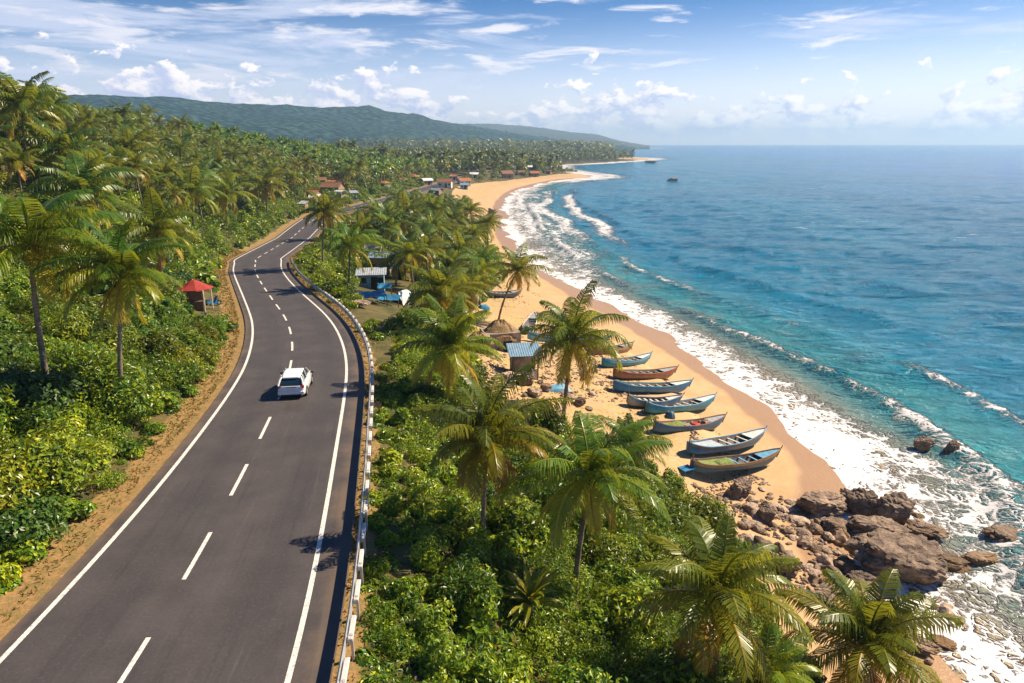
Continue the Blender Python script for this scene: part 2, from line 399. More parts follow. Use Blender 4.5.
# ------------------------------------------------------------------ materials
def simple(name, col, rough=.7, spec=.3, var=.15, sc=4.0, metal=0.0, bump=0.0, dirt=None):
    m, nt, out = mat(name)
    n = nt.noise(nt.obj(), sc, 5, .6)
    dark = tuple(c * (1 - var) for c in col); lite = tuple(min(1, c * (1 + var)) for c in col)
    c = nt.mix(nt.step(n, .3, .7), dark, lite)
    if dirt: c = nt.mix(nt.math('MULTIPLY', nt.step(nt.noise(nt.obj(), sc * .45, 6, .65), .48, .66), .75), c, dirt)
    bsdf(nt, out, c, rough, spec, nt.bump(n, bump, .03) if bump else None, metal)
    return m
def leaf_mat(name, stops, trans=.35, rough=.5, tcol=(.45, .5, .05), hv=.03, spec=.35):
    m, nt, out = mat(name)
    c = nt.ramp(nt.attr('tone'), stops)
    hs = nt.add('ShaderNodeHueSaturation'); r = nt.orand()
    nt.put(hs.inputs['Hue'], nt.step(r, 0, 1, .5 - hv, .5 + hv)); nt.put(hs.inputs['Value'], nt.step(nt.math('FRACT', nt.math('MULTIPLY', r, 7.31)), 0, 1, .75, 1.25)); nt.put(hs.inputs['Color'], c)
    b = nt.add('ShaderNodeBsdfPrincipled'); nt.put(b.inputs['Base Color'], hs.outputs[0]); b.inputs['Roughness'].default_value = rough; b.inputs['Specular IOR Level'].default_value = spec
    t = nt.add('ShaderNodeBsdfTranslucent'); nt.put(t.inputs[0], nt.mix(.5, hs.outputs[0], tcol, 'MIX'))
    ms = nt.add('ShaderNodeMixShader'); ms.inputs[0].default_value = trans; nt.l.new(b.outputs[0], ms.inputs[1]); nt.l.new(t.outputs[0], ms.inputs[2]); nt.l.new(ms.outputs[0], out.inputs['Surface'])
    return m
M_PALM = leaf_mat('palm_leaf', [(0, (.030, .085, .012)), (.3, (.115, .190, .014)), (.52, (.23, .25, .016)), (.78, (.54, .36, .03)), (1, (.38, .19, .035))], .36, .34, (.62, .56, .03))
M_PALMFAR = leaf_mat('palm_leaf_grove', [(0, (.028, .080, .014)), (.35, (.110, .180, .016)), (.62, (.24, .25, .018)), (1, (.48, .32, .04))], .36, .36, (.60, .54, .03))
M_LEAF = leaf_mat('shrub_leaf', [(0, (.016, .050, .008)), (.35, (.066, .135, .010)), (.7, (.21, .28, .012)), (1, (.44, .42, .02))], .26, .36, (.60, .58, .02))
M_LEAFD = leaf_mat('dark_shrub_leaf', [(0, (.013, .042, .010)), (.5, (.045, .10, .012)), (1, (.14, .20, .016))], .22, .36, (.40, .46, .02))
M_FOREST = leaf_mat('forest_leaf', [(0, (.024, .064, .014)), (.5, (.084, .140, .016)), (1, (.22, .23, .02))], .26, .45, (.5, .46, .03))
M_DRY = leaf_mat('dry_grass', [(0, (.10, .12, .02)), (.3, (.30, .22, .04)), (1, (.52, .36, .10))], .3, .7, (.5, .4, .08))
def bark():
    m, nt, out = mat('palm_bark'); O = nt.obj(); n = nt.noise(O, 3, 5, .6); sp = nt.add('ShaderNodeSeparateXYZ'); nt.l.new(O, sp.inputs[0])
    ring = nt.math('FRACT', nt.math('ADD', nt.math('MULTIPLY', sp.outputs[2], 5.5), nt.math('MULTIPLY', n, .5))); c = nt.mix(nt.step(n, .3, .7), (.15, .115, .08), (.30, .245, .18)); c = nt.mix(nt.math('MULTIPLY', nt.step(ring, .72, .95), .6), c, (.07, .05, .035))
    bsdf(nt, out, c, .9, .15, nt.bump(nt.math('ADD', ring, n), .5, .03)); return m
M_BARK = bark()
M_WOOD = simple('weathered_wood', (.17, .11, .065), .85, .2, .4, 6, bump=.3)
M_NUT = simple('coconut_husk', (.20, .17, .03), .6, .3, .5, 6)

def build_ground_mat():
    m, nt, out = mat('ground')
    P = nt.pos(); sand = nt.attr('sand'); dry = nt.attr('dry'); wet = nt.attr('wet'); stone = nt.attr('stone')
    n1 = nt.noise(P, .35, 6, .6); n2 = nt.noise(P, 3.0, 6, .65); n3 = nt.noise(P, .06, 4, .5); n4 = nt.noise(P, 14, 3, .6)
    soil = nt.mix(nt.step(n1, .35, .65), (.05, .058, .018), (.13, .10, .035))
    soil = nt.mix(nt.math('MULTIPLY', nt.step(n2, .58, .70), .6), soil, (.22, .135, .06))
    sandc = nt.mix(nt.step(n1, .3, .72), (.49, .31, .155), (.57, .375, .20))
    sandc = nt.mix(nt.math('MULTIPLY', nt.step(n2, .5, .75), .35), sandc, (.40, .22, .09))
    sandc = nt.mix(nt.math('MULTIPLY', nt.math('MULTIPLY', nt.step(n2, .46, .58), nt.step(n1, .42, .56)), nt.math('MULTIPLY', stone, .85)), sandc, (.30, .25, .06))
    sandc = nt.mix(nt.math('MULTIPLY', nt.math('MULTIPLY', nt.step(n4, .58, .66), stone), .5), sandc, (.24, .15, .09))
    ds = nt.step(nt.math('ADD', sand, nt.math('MULTIPLY', nt.math('SUBTRACT', n2, .5), .7)), .42, .58)
    c = nt.mix(ds, soil, sandc)
    vergec = nt.mix(nt.step(n2, .38, .62), (.36, .20, .085), (.22, .155, .055))
    vergec = nt.mix(nt.math('MULTIPLY', nt.step(n4, .46, .62), .55), vergec, (.13, .125, .035))
    dd = nt.step(nt.math('ADD', dry, nt.math('MULTIPLY', nt.math('SUBTRACT', n2, .5), .8)), .35, .65)
    c = nt.mix(dd, c, vergec)
    wetf = nt.step(nt.math('ADD', wet, nt.math('MULTIPLY', nt.math('SUBTRACT', nt.noise(P, .22, 3, .5), .5), .5)), .35, .62)
    c = nt.mix(nt.math('MULTIPLY', wetf, .8), c, (.33, .19, .095))
    dent = nt.math('MULTIPLY', nt.step(nt.vor(P, 2.1, 'F1'), .05, .30), nt.step(sand, .4, .8)); bh = nt.math('ADD', nt.math('ADD', n2, nt.math('MULTIPLY', n4, .4)), nt.math('MULTIPLY', nt.math('MULTIPLY', dent, nt.step(n1, .38, .55)), nt.math('MULTIPLY', stone, .8)))
    b = bsdf(nt, out, c, .85, .25, nt.bump(bh, .35, .12))
    nt.put(b.inputs['Roughness'], nt.math('SUBTRACT', .9, nt.math('MULTIPLY', wetf, .55)))
    return m
M_GROUND = build_ground_mat()

def build_asphalt():
    m, nt, out = mat('asphalt')
    P = nt.pos(); a = nt.attr('across'); al = nt.attr('along'); cv = nt.add('ShaderNodeCombineXYZ'); nt.put(cv.inputs[0], nt.math('MULTIPLY', a, 14)); nt.put(cv.inputs[1], nt.math('MULTIPLY', al, .10)); streak = nt.noise(cv.outputs[0], 1.0, 5, .65); sp6 = nt.noise(nt.pos(), 9, 4, .75);   # -1..1 across the carriageway
    g = nt.noise(P, 55, 2, .6); n = nt.noise(P, .5, 6, .6); w = nt.noise(nt.scalev(P, (.9, .12, 1)), 1.6, 4, .6)
    c = nt.mix(nt.step(n, .3, .7), (.052, .045, .046), (.074, .064, .062))
    tracks = nt.math('MULTIPLY', nt.step(nt.math('ABSOLUTE', nt.math('SUBTRACT', nt.math('ABSOLUTE', a), .46)), .24, .04), .42)
    c = nt.mix(tracks, c, (.040, .037, .040))
    c = nt.mix(nt.math('MULTIPLY', nt.step(streak, .52, .74), .55), c, (.030, .027, .029))
    c = nt.mix(nt.math('MULTIPLY', nt.step(streak, .42, .26), .35), c, (.125, .11, .105))
    c = nt.mix(nt.math('MULTIPLY', nt.step(sp6, .52, .72), .45), c, (.13, .115, .11)); c = nt.mix(nt.math('MULTIPLY', nt.step(sp6, .46, .30), .4), c, (.03, .027, .028))
    edge = nt.math('MULTIPLY', nt.step(nt.math('ADD', a, nt.math('MULTIPLY', nt.math('SUBTRACT', n, .5), .5)), .74, .98), .6)
    c = nt.mix(edge, c, (.17, .115, .075))
    edge2 = nt.math('MULTIPLY', nt.step(nt.math('ADD', nt.math('MULTIPLY', a, -1), nt.math('MULTIPLY', nt.math('SUBTRACT', n, .5), .4)), .86, 1.05), .45)
    c = nt.mix(edge2, c, (.2, .13, .08))
    c = nt.mix(nt.math('MULTIPLY', nt.step(g, .56, .72), .3), c, (.16, .15, .145))
    bsdf(nt, out, c, .75, .35, nt.bump(g, .25, .01))
    return m
M_ROAD = build_asphalt()
def build_paint():
    m, nt, out = mat('road_paint'); P = nt.pos(); n = nt.noise(P, 9, 6, .7)
    c = nt.mix(nt.step(n, .46, .66), (.78, .74, .67), (.40, .36, .32)); c = nt.mix(nt.math('MULTIPLY', nt.step(nt.noise(P, 26, 3, .7), .56, .64), .8), c, (.12, .11, .105)); bsdf(nt, out, c, .7, .3); return m
M_PAINT = build_paint()

def build_water():
    m, nt, out = mat('sea_water')
    P = nt.pos(); off = nt.attr('off'); foam = nt.attr('foam')
    big = nt.noise(nt.scalev(P, (1, .55, 1)), .022, 4, .6)
    deep = nt.mix(nt.step(off, 60, 420), (.002, .195, .35), (.002, .165, .50))
    deep = nt.mix(nt.math('MULTIPLY', nt.step(big, .36, .66), .7), deep, (.001, .135, .28))
    mid = nt.mix(nt.step(off, 10, 30), (.035, .27, .31), deep)
    shal = nt.mix(nt.step(off, 1.0, 12), (.42, .30, .18), mid)
    c = nt.mix(nt.math('MULTIPLY', nt.math('MULTIPLY', nt.step(off, 26, 10), nt.step(nt.noise(P, .16, 4, .6), .5, .68)), .35), shal, (.30, .27, .18))
    # broken white water: lacy cells with ragged edges
    warp = nt.add('ShaderNodeVectorMath'); warp.operation = 'MULTIPLY_ADD'
    wn = nt.add('ShaderNodeTexNoise'); nt.put(wn.inputs['Vector'], P); wn.inputs['Scale'].default_value = .55; wn.inputs['Detail'].default_value = 3
    nt.l.new(wn.outputs['Color'], warp.inputs[0]); warp.inputs[1].default_value = (2.6, 2.6, 0); nt.l.new(P, warp.inputs[2])
    Q = warp.outputs[0]
    e1 = nt.vor(Q, .62, 'DISTANCE_TO_EDGE'); e2 = nt.vor(Q, 1.7, 'DISTANCE_TO_EDGE'); fn = nt.noise(Q, .42, 6, .68); ff = nt.noise(P, 3.2, 4, .7)
    lace = nt.math('MAXIMUM', nt.math('SUBTRACT', 1.0, nt.math('MULTIPLY', e1, 2.6)), nt.math('SUBTRACT', .92, nt.math('MULTIPLY', e2, 2.2)))
    score = nt.math('ADD', nt.math('ADD', nt.math('MULTIPLY', lace, .42), nt.math('MULTIPLY', fn, .62)), nt.math('MULTIPLY', nt.math('SUBTRACT', ff, .5), .35))
    thr = nt.math('SUBTRACT', .95, nt.math('MULTIPLY', foam, .54))
    fm = nt.math('MULTIPLY', nt.step(score, thr, nt.math('ADD', thr, .16)), nt.step(foam, .02, .12))
    # wind flecks far out
    fl = nt.noise(nt.scalev(P, (.35, 1, 1)), .28, 3, .6); fl2 = nt.noise(P, .014, 3, .5)
    fleck = nt.math('MULTIPLY', nt.math('MULTIPLY', nt.step(fl, .675, .74), nt.step(fl2, .40, .58)), nt.math('MULTIPLY', nt.step(off, 25, 90), .6))
    fm = nt.math('MAXIMUM', fm, fleck)
    c = nt.mix(fm, c, (.74, .73, .72))
    w1 = nt.noise(nt.scalev(P, (.36, 1, 1)), .36, 5, .62, .6); w2 = nt.noise(nt.scalev(P, (.5, 1, 1)), 1.7, 4, .62, .3); w3 = nt.noise(nt.scalev(P, (.38, 1, 1)), .085, 3, .55, .6)
    h = nt.math('ADD', nt.math('ADD', nt.math('MULTIPLY', w1, 1.5), nt.math('MULTIPLY', w2, .5)), nt.math('MULTIPLY', w3, 3.6))
    h = nt.math('MULTIPLY', h, nt.step(off, 3, 20, .30, 1.0)); h = nt.math('ADD', nt.math('MULTIPLY', h, nt.math('SUBTRACT', 1.0, nt.math('MULTIPLY', fm, .75))), nt.math('MULTIPLY', fm, .12))
    b = bsdf(nt, out, c, .16, .40, nt.bump(h, 1.0, 1.7)); b.inputs['Specular IOR Level'].default_value = .20
    b.inputs['IOR'].default_value = 1.33
    nt.put(b.inputs['Roughness'], nt.math('ADD', .13, nt.math('MULTIPLY', fm, .6)))
    return m
M_SEA = build_water()

def build_rock_mat(name, a, bb, moss):
    m, nt, out = mat(name)
    O = nt.obj(); P = nt.pos(); n = nt.noise(P, 1.1, 8, .68); n2 = nt.noise(P, 6, 5, .65); cr = nt.vor(P, .9, 'DISTANCE_TO_EDGE')
    c = nt.mix(nt.step(n, .32, .68), a, bb)
    c = nt.mix(nt.math('MULTIPLY', nt.step(n2, .5, .7), .5), c, tuple(x * .5 for x in a))
    c = nt.mix(nt.math('MULTIPLY', nt.step(cr, .035, .0), .6), c, (.03, .022, .017))
    if moss:
        sp = nt.add('ShaderNodeSeparateXYZ'); nt.l.new(P, sp.inputs[0])
        low = nt.step(nt.math('ADD', sp.outputs[2], nt.math('MULTIPLY', n, 1.2)), -8.5, -9.3)
        c = nt.mix(nt.math('MULTIPLY', low, .65), c, (.25, .14, .045))
    r = nt.orand(); hs = nt.add('ShaderNodeHueSaturation'); nt.put(hs.inputs['Value'], nt.step(r, 0, 1, .75, 1.3)); nt.put(hs.inputs['Color'], c)
    bsdf(nt, out, hs.outputs[0], .8, .3, nt.bump(nt.math('ADD', n, nt.math('MULTIPLY', n2, .4)), .8, .25))
    return m
M_ROCK = build_rock_mat('dark_rock', (.12, .082, .060), (.36, .255, .175), True)
M_ROCKL = build_rock_mat('pale_rock', (.30, .205, .14), (.48, .36, .26), False)

# ------------------------------------------------------------------ ground sheet
def axis(segs):
    out = [segs[0][0]]
    for a, b, st0, st1 in segs:
        x = a
        while x < b - 1e-6:
            k = (x - a) / (b - a); x = min(b, x + st0 * (st1 / st0) ** k); out.append(x)
    return np.array(out)
def grid_mesh(X, Y):
    gx, gy = np.meshgrid(X, Y); P = np.column_stack([gx.ravel(), gy.ravel()]); nx, ny = len(X), len(Y)
    i = np.arange(nx - 1)[None, :] + nx * np.arange(ny - 1)[:, None]; q = np.stack([i, i + 1, i + nx + 1, i + nx], -1).reshape(-1, 4)
    return P, q
def build_ground():
    X = axis([(-6500, -500, 1200, 60), (-500, -90, 40, 3), (-90, -50, 2.5, .9), (-50, 34, .55, .55), (34, 260, 1, 9), (260, 1400, 12, 90)])
    Y = axis([(-90, 8, 6, .8), (8, 110, .55, .6), (110, 330, .9, 3.5), (330, 1300, 4, 12), (1300, 7000, 30, 400)])
    P, q = grid_mesh(X, Y); st = site(P); off = st['off']
    cen = off[q].mean(1); q = q[cen < 60]
    used = np.unique(q); rm = -np.ones(len(P), int); rm[used] = np.arange(len(used)); q = rm[q]; P = P[used]
    st = {k: v[used] for k, v in st.items()}; off = st['off']; inland = np.maximum(-off, 0)
    # the bed of the road lies under the asphalt
    sd = sandside(P); sand = sstep(sd, -1.2, 1.2) * (st['right']); sand = np.maximum(sand, sstep(inland, 5, 1) * 1.0)
    dry = np.where(st['right'], sstep(st['u'], .95, .3), sstep(st['dl'], 1.5 + 1.3 * (vnoise(P[:, 0], P[:, 1], 6, 9) - .5), .4))
    wet = np.where(off > 0, 1, sstep(inland, 6.5, 1.0))
    stone = sstep(inland, 9, 15)
    me = mesh_np('ground', np.column_stack([P, st['z']]), q, attrs=dict(sand=sand, dry=dry, wet=wet, stone=stone), smooth=True)
    tag(put('ground', me, M_GROUND), kind='structure')
build_ground()

# ------------------------------------------------------------------ sea sheet with swell, breakers and white water
def bands(y, off):
    n = lambda sc, sd: vnoise(y, off * 0 + sd * 3.7, sc, sd) - .5
    h = np.zeros_like(off); f = np.zeros_like(off)
    far = sstep(y, 120, 210)                                     # wide surf beyond
    for d0, amp, wid, fo, sc, sd in ((10.5, .75, 2.4, 1.0, 34, 1), (20, .34, 2.6, .75, 26, 2), (33, .75, 3.0, .55, 42, 3), (54, .42, 4.0, .35, 45, 4), (84, .45, 5, .25, 60, 5), (120, .45, 7, .05, 120, 6), (165, .4, 9, .04, 140, 7)):
        c = d0 + n(sc, sd) * d0 * .42 + n(9, sd + 20) * 1.6
        k = np.clip(.35 + 1.5 * (n(sc * .8, sd + 40) + .28), 0, 1.2)
        d = off - c; w = np.where(d < 0, wid * .55, wid * 1.5)
        g = np.exp(-(d / w) ** 2); h += amp * k * g
        br = np.clip((k - .45) * 2.2, 0, 1)
        f = np.maximum(f, fo * br * np.exp(-(np.where(d < 0, d / (wid * .75), d / (wid * .45))) ** 2))
    for d0, wid, sc, sd in ((7, 3.5, 30, 81), (17, 4.5, 38, 82), (28, 4.0, 46, 83)):   # wide surf lines of the far bay
        c = d0 + n(sc, sd) * d0 * .8; k = np.clip(1.2 + 2.4 * n(sc * .7, sd + 5), 0, 1) * far * sstep(y, 460, 330)
        d = off - c; f = np.maximum(f, .95 * k * np.exp(-(d / np.where(d < 0, wid * 1.3, wid * .8)) ** 2)); h = h + .35 * k * np.exp(-(d / wid) ** 2)
    return h, f
def build_sea():
    X = axis([(-40, 64, .45, .45), (64, 400, .8, 14), (400, 7000, 20, 900)]); Y = axis([(-80, 18, 6, .6), (18, 120, .42, .5), (120, 330, .7, 2.2), (330, 1300, 3, 10), (1300, 7000, 20, 500)])
    P, q = grid_mesh(X, Y)
    ds, ss, _ = near_line(P, SHORE); off = ds * ss; x, y = P[:, 0], P[:, 1]
    keepv = off > -7; q = q[keepv[q].all(1)]
    used = np.unique(q); rm = -np.ones(len(P), int); rm[used] = np.arange(len(used)); q = rm[q]; off = off[used]; x = x[used]; y = y[used]
    h, fb = bands(y, off)
    wash = (vnoise(x, y, 7, 31) - .5) * .55 + (vnoise(x, y, 19, 33) - .5) * .5
    z = SEA_Z + h * np.minimum(1, 1.0) + wash * sstep(off, 9, -2)
    ch = (vnoise(x * .8, y * 1.3, 4.2, 51) - .5) * .62 + (vnoise(x * .6, y * 1.2, 15, 52) - .5) * .8
    z += ch * sstep(off, 4, 16) * sstep(y, 900, 300)
    # white water: thick by the rocks, a band along the beach, wide in the far bay
    rocks = sstep(y, 62, 44)
    width = 10.5 + 9 * rocks + 22 * sstep(y, 110, 180) * sstep(y, 460, 300) + 6 * (vnoise(y, y * 0, 21, 61) - .5)
    base = sstep(off, width, width * .35)
    n = vnoise(x, y, 9, 71)
    foam = base * (.80 + .02 * rocks + .20 * sstep(off, 5, 1))
    foam = np.maximum(foam, (.95 + .3 * (n - .5)) * sstep(off, 5.5, 1.0))
    foam = foam + base * (n - .5) * .55
    foam = foam * (1 - .55 * sstep(off, 6, 10) * sstep(off, 16, 12) * sstep(y, 130, 100) * (1 - rocks))
    tail = sstep(off, width * 2.0, width) * .30 * sstep(vnoise(x, y * .8, 13, 73), .45, .7)
    foam = np.maximum(foam, tail)
    foam = np.maximum(foam, fb)
    farb = sstep(y, 380, 480); foam = np.where(off > 0, np.maximum(foam, farb * sstep(off, 46, 12) * (.95 + (n - .5) * .5)), foam)
    foam = np.clip(foam, 0, 1.15)
    me = mesh_np('sea', np.column_stack([x, y, z]), q, attrs=dict(off=off, foam=foam), smooth=True)
    tag(put('sea', me, M_SEA), kind='structure')
build_sea()

# ------------------------------------------------------------------ road and its markings
def strip(a, b, lift, s0=None, s1=None, nx=2):
    """ribbon between lateral offsets a and b (arrays along ROAD), from arc length s0 to s1"""
    i0 = 0 if s0 is None else s0; i1 = s_road[-1] if s1 is None else s1
    k = np.arange(i0, i1 + 1e-6, 1.0 if s0 is None else max(.25, (i1 - i0) / 4)); ip = lambda A: np.interp(k, s_road, A)
    C = np.column_stack([ip(ROAD[:, 0]), ip(ROAD[:, 1])]); N = np.column_stack([ip(NOR[:, 0]), ip(NOR[:, 1])]); Z = ip(RZ)
    A = ip(np.broadcast_to(a, s_road.shape)); B = ip(np.broadcast_to(b, s_road.shape)); V = []
    for t in np.linspace(0, 1, nx):
        o = A + (B - A) * t; V.append(np.column_stack([C + N * o[:, None], Z + lift]))
    n = len(k); V = np.stack(V, 1).reshape(-1, 3); i = (np.arange(n - 1)[:, None] * nx + np.arange(nx - 1)[None]); q = np.stack([i, i + 1, i + nx + 1, i + nx], -1).reshape(-1, 4)
    return V, q, np.tile(np.linspace(-1, 1, nx), n), np.repeat(k, nx)
s_end = s_road[np.argmin(np.abs(ROAD[:, 1] - 420))]
V, q, ac, al = strip(-HW - .6 , HW + 1.25, 0.0, nx=13)
road = tag(put('road', mesh_np('road', V, q, attrs=dict(across=ac, along=al), smooth=True), M_ROAD), kind='structure')
for sgn in (-1, 1):
    V, q, _, _ = strip(sgn * HW - .09, sgn * HW + .09, .006); put('edge_line', mesh_np('edge_line', V, q), M_PAINT, road)
def s_of(p): return s_road[np.argmin(np.linalg.norm(ROAD - np.asarray(p), axis=1))]
S_DASH0 = s_of((-11.8, 20.9)); DV, DQ, dn = [], [], 0
dash_s = S_DASH0 - 12.2
while dash_s < S_DASH0 + 260:
    V, q, _, _ = strip(-.44, -.28, .006, dash_s, dash_s + 3.1); me = mesh_np('lane_dash', V, q); put('lane_dash', me, M_PAINT, road); dash_s += 6.1

# ------------------------------------------------------------------ foliage builders
def unit(v): return v / (np.linalg.norm(v, axis=-1, keepdims=True) + 1e-9)
def leaves(P, N, size, tone, R, ar=.48, flop=.35):
    """folded pointed leaves at P facing N (4 verts, 2 tris each)"""
    n = len(P); a = unit(N + R.normal(0, .36, (n, 3))); t = unit(np.cross(a, R.normal(0, 1, (n, 3)))); t[:, 2] -= flop * np.abs(R.normal(0, 1, n)); t = unit(t); b = unit(np.cross(a, t)); a = np.cross(t, b)
    L = (size * (.65 + .7 * R.random(n)))[:, None]; w = L * ar
    p0 = P - t * L * .3; p1 = P + t * L * .12 + b * w * .5 + a * L * .10; p2 = P + t * L * .7; p3 = P + t * L * .12 - b * w * .5 + a * L * .10
    V = np.stack([p0, p1, p2, p3], 1).reshape(-1, 3); k = np.arange(n)[:, None] * 4
    T = np.stack([k + [0, 1, 2], k + [0, 2, 3]], 1).reshape(-1, 3)
    return V, T, np.repeat(tone, 4)
def join(parts):
    V, T, A, n = [], [], [], 0
    for v, t, a in parts: V.append(v); T.append(t + n); A.append(a); n += len(v)
    return np.concatenate(V), np.concatenate(T), np.concatenate(A)

def frond(R, L, el0, droop, az, nl, wid, age, ll=.34, twist=0.0):
    n = 14; t = np.linspace(0, 1, n); el = el0 - droop * t ** 1.25
    dr = np.cos(el) * L / (n - 1); dz = np.sin(el) * L / (n - 1); r = np.concatenate([[0], np.cumsum(dr[:-1])]); z = np.concatenate([[0], np.cumsum(dz[:-1])])
    bend = twist * t ** 2 * L
    C = np.column_stack([r * math.cos(az) - bend * math.sin(az), r * math.sin(az) + bend * math.cos(az), z])
    # rachis: flat tapering 3-sided rod
    Tn = unit(np.gradient(C, axis=0)); side = unit(np.cross(Tn, [0, 0, 1.0])); nrm = np.cross(side, Tn); w = (.055 * (1 - t) ** .8 + .010)[:, None] * (L / 3.2)
    V = np.stack([C + side * w, C - nrm * w * 1.2, C - side * w, C + nrm * w * .4], 1).reshape(-1, 3); q = []
    for i in range(n - 1):
        for k in range(4): a, b, c, d = i * 4 + k, i * 4 + (k + 1) % 4, i * 4 + 4 + (k + 1) % 4, i * 4 + 4 + k; q += [(a, b, c), (a, c, d)]
    parts = [(V, np.array(q), np.full(len(V), min(1, age + .22)))]
    lt = np.linspace(.13, .985, nl); lt = np.concatenate([lt, lt]) + R.normal(0, .004, 2 * nl); lt = np.clip(lt, .1, .995); sg = np.concatenate([np.ones(nl), -np.ones(nl)])
    ip = lambda A: np.column_stack([np.interp(lt, t, A[:, j]) for j in range(3)])
    p0 = ip(C); tg = unit(ip(Tn)); sd = unit(ip(side)); up = np.cross(sd, tg)
    ln = L * ll * (np.sin(np.pi * np.clip(.16 + .80 * lt, 0, 1)) ** .75 + .10) * (.88 + .24 * R.random(2 * nl))
    d = unit(sd * sg[:, None] * 1.0 + tg * (.55 + .5 * lt)[:, None] + up * (.28 + R.normal(0, .10, 2 * nl))[:, None])
    grav = np.array([0, 0, -1.0])
    d1 = unit(d + grav * .42); d2 = unit(d + grav * (1.5 + .9 * R.random(2 * nl))[:, None])
    p1 = p0 + d1 * (ln * .52)[:, None]; p2 = p1 + d2 * (ln * .48)[:, None]
    wv = tg * (wid * (.8 + .4 * R.random(2 * nl)))[:, None] * .5
    V = np.stack([p0 - wv * .8, p0 + wv * .8, p1 + wv, p1 - wv, p2], 1).reshape(-1, 3); k = np.arange(2 * nl)[:, None] * 5
    T = np.stack([k + [0, 1, 2], k + [0, 2, 3], k + [3, 2, 4]], 1).reshape(-1, 3)
    tone = np.clip(age + R.normal(0, .05, 2 * nl), 0, 1); tn = np.stack([tone, tone, tone + .04, tone + .04, np.minimum(1, tone + .16)], 1).ravel()
    parts.append((V, T, np.clip(tn, 0, 1)))
    return join(parts)
def crown_mesh(seed, nf=30, nl=46, wid=.055, L=3.4, yellow=0.0, erect=0.0):
    R = np.random.default_rng(seed); parts = []
    lop = R.uniform(0, 6.28)
    for i in range(nf):
        k = i / (nf - 1); az = i * 2.39996 + R.normal(0, .18)
        el0 = math.radians(80 - 98 * k ** 1.05 + 22 * erect) + R.normal(0, .10); dr = math.radians(48 + 48 * math.sin(math.pi * min(1, k * .9 + .12))) * R.uniform(.75, 1.2) + (.25 if k > .7 else 0)
        age = np.clip(.13 + .38 * k ** 1.6 + yellow * (.3 + .7 * k) + R.normal(0, .08), 0, .95)
        if k > .80 and R.random() < .65: age = R.uniform(.72, 1.0); el0 -= .55
        ln = L * (.72 + .30 * math.sin(math.pi * min(1, k * .8 + .25))) * R.uniform(.88, 1.1) * (1 + .08 * math.cos(az - lop))
        parts.append(frond(R, ln, el0, dr, az, nl, wid, float(age), ll=R.uniform(.235, .29), twist=R.normal(0, .09)))
    V, T, A = join(parts)
    return mesh_np('crown', V, None, T, dict(tone=A))
def nuts_mesh(seed, r=.13):
    R = np.random.default_rng(seed); mb = MB()
    for i in range(11):
        a = R.uniform(0, 6.28); d = R.uniform(.2, .42); c = np.array([d * math.cos(a), d * math.sin(a), R.uniform(-.55, -.15)])
        rings = []
        for k in range(5):
            th = math.pi * (k + .02) / 4.04; rings.append([c + np.array([r * math.sin(th) * math.cos(p), r * math.sin(th) * math.sin(p), r * 1.2 * math.cos(th)]) for p in np.arange(7) * 6.283 / 7])
        mb.loft(rings)
    # hanging fibre and old flower stalks
    for i in range(9):
        a = R.uniform(0, 6.28); mb.tube([(0.1 * math.cos(a), .1 * math.sin(a), 0), (.35 * math.cos(a), .35 * math.sin(a), -.1), (.5 * math.cos(a), .5 * math.sin(a), -.6)], [.03, .022, .012], 4)
    me = bpy.data.meshes.new('coconuts'); me.from_pydata(np.concatenate(mb.V).tolist(), [], mb.F); me.materials.append(M_NUT)
    return me
def trunk_mesh(h, lx, ly, r0=.17, r1=.10, seed=0):
    R = np.random.default_rng(seed); n = 16; t = np.linspace(0, 1, n); ph = R.uniform(0, 6.28)
    C = np.column_stack([lx * t ** 1.6 + .10 * np.sin(t * 3.1 + ph) * t * (1 - t) * 2, ly * t ** 1.6 + .1 * np.cos(t * 2.6 + ph) * t * (1 - t) * 2, h * t - .35 * (1 - t)])
    rad = r1 + (r0 - r1) * (1 - t) ** .8 + .10 * np.exp(-t * 22) + .012 * np.cos(np.arange(n) * math.pi)
    mb = MB(); mb.tube(C, rad, 9)
    me = bpy.data.meshes.new('trunk'); me.from_pydata(np.concatenate(mb.V).tolist(), [], mb.F); me.materials.append(M_BARK); me.polygons.foreach_set('use_smooth', [True] * len(me.polygons))
    return me
CROWNS = []
for i in range(7):
    me = crown_mesh(100 + i, 26 + 2 * (i % 3), 50, .066, 3.8, [.05, .16, .08, .20, .02, .10, .10][i], [0, .1, .25, -.1, 0.1, .5, .2][i]); me.materials.append(M_PALM); CROWNS.append(me)
CROWNS_FAR = []
for i in range(6):
    me = crown_mesh(300 + i, 22 + i // 2, 22, .13, 3.8, [.06, .18, .10, .02, .22, .13][i], [0, .1, .2, -.1, 0, .15][i]); me.materials.append(M_PALMFAR); CROWNS_FAR.append(me)
NUTS = [nuts_mesh(i) for i in range(3)]

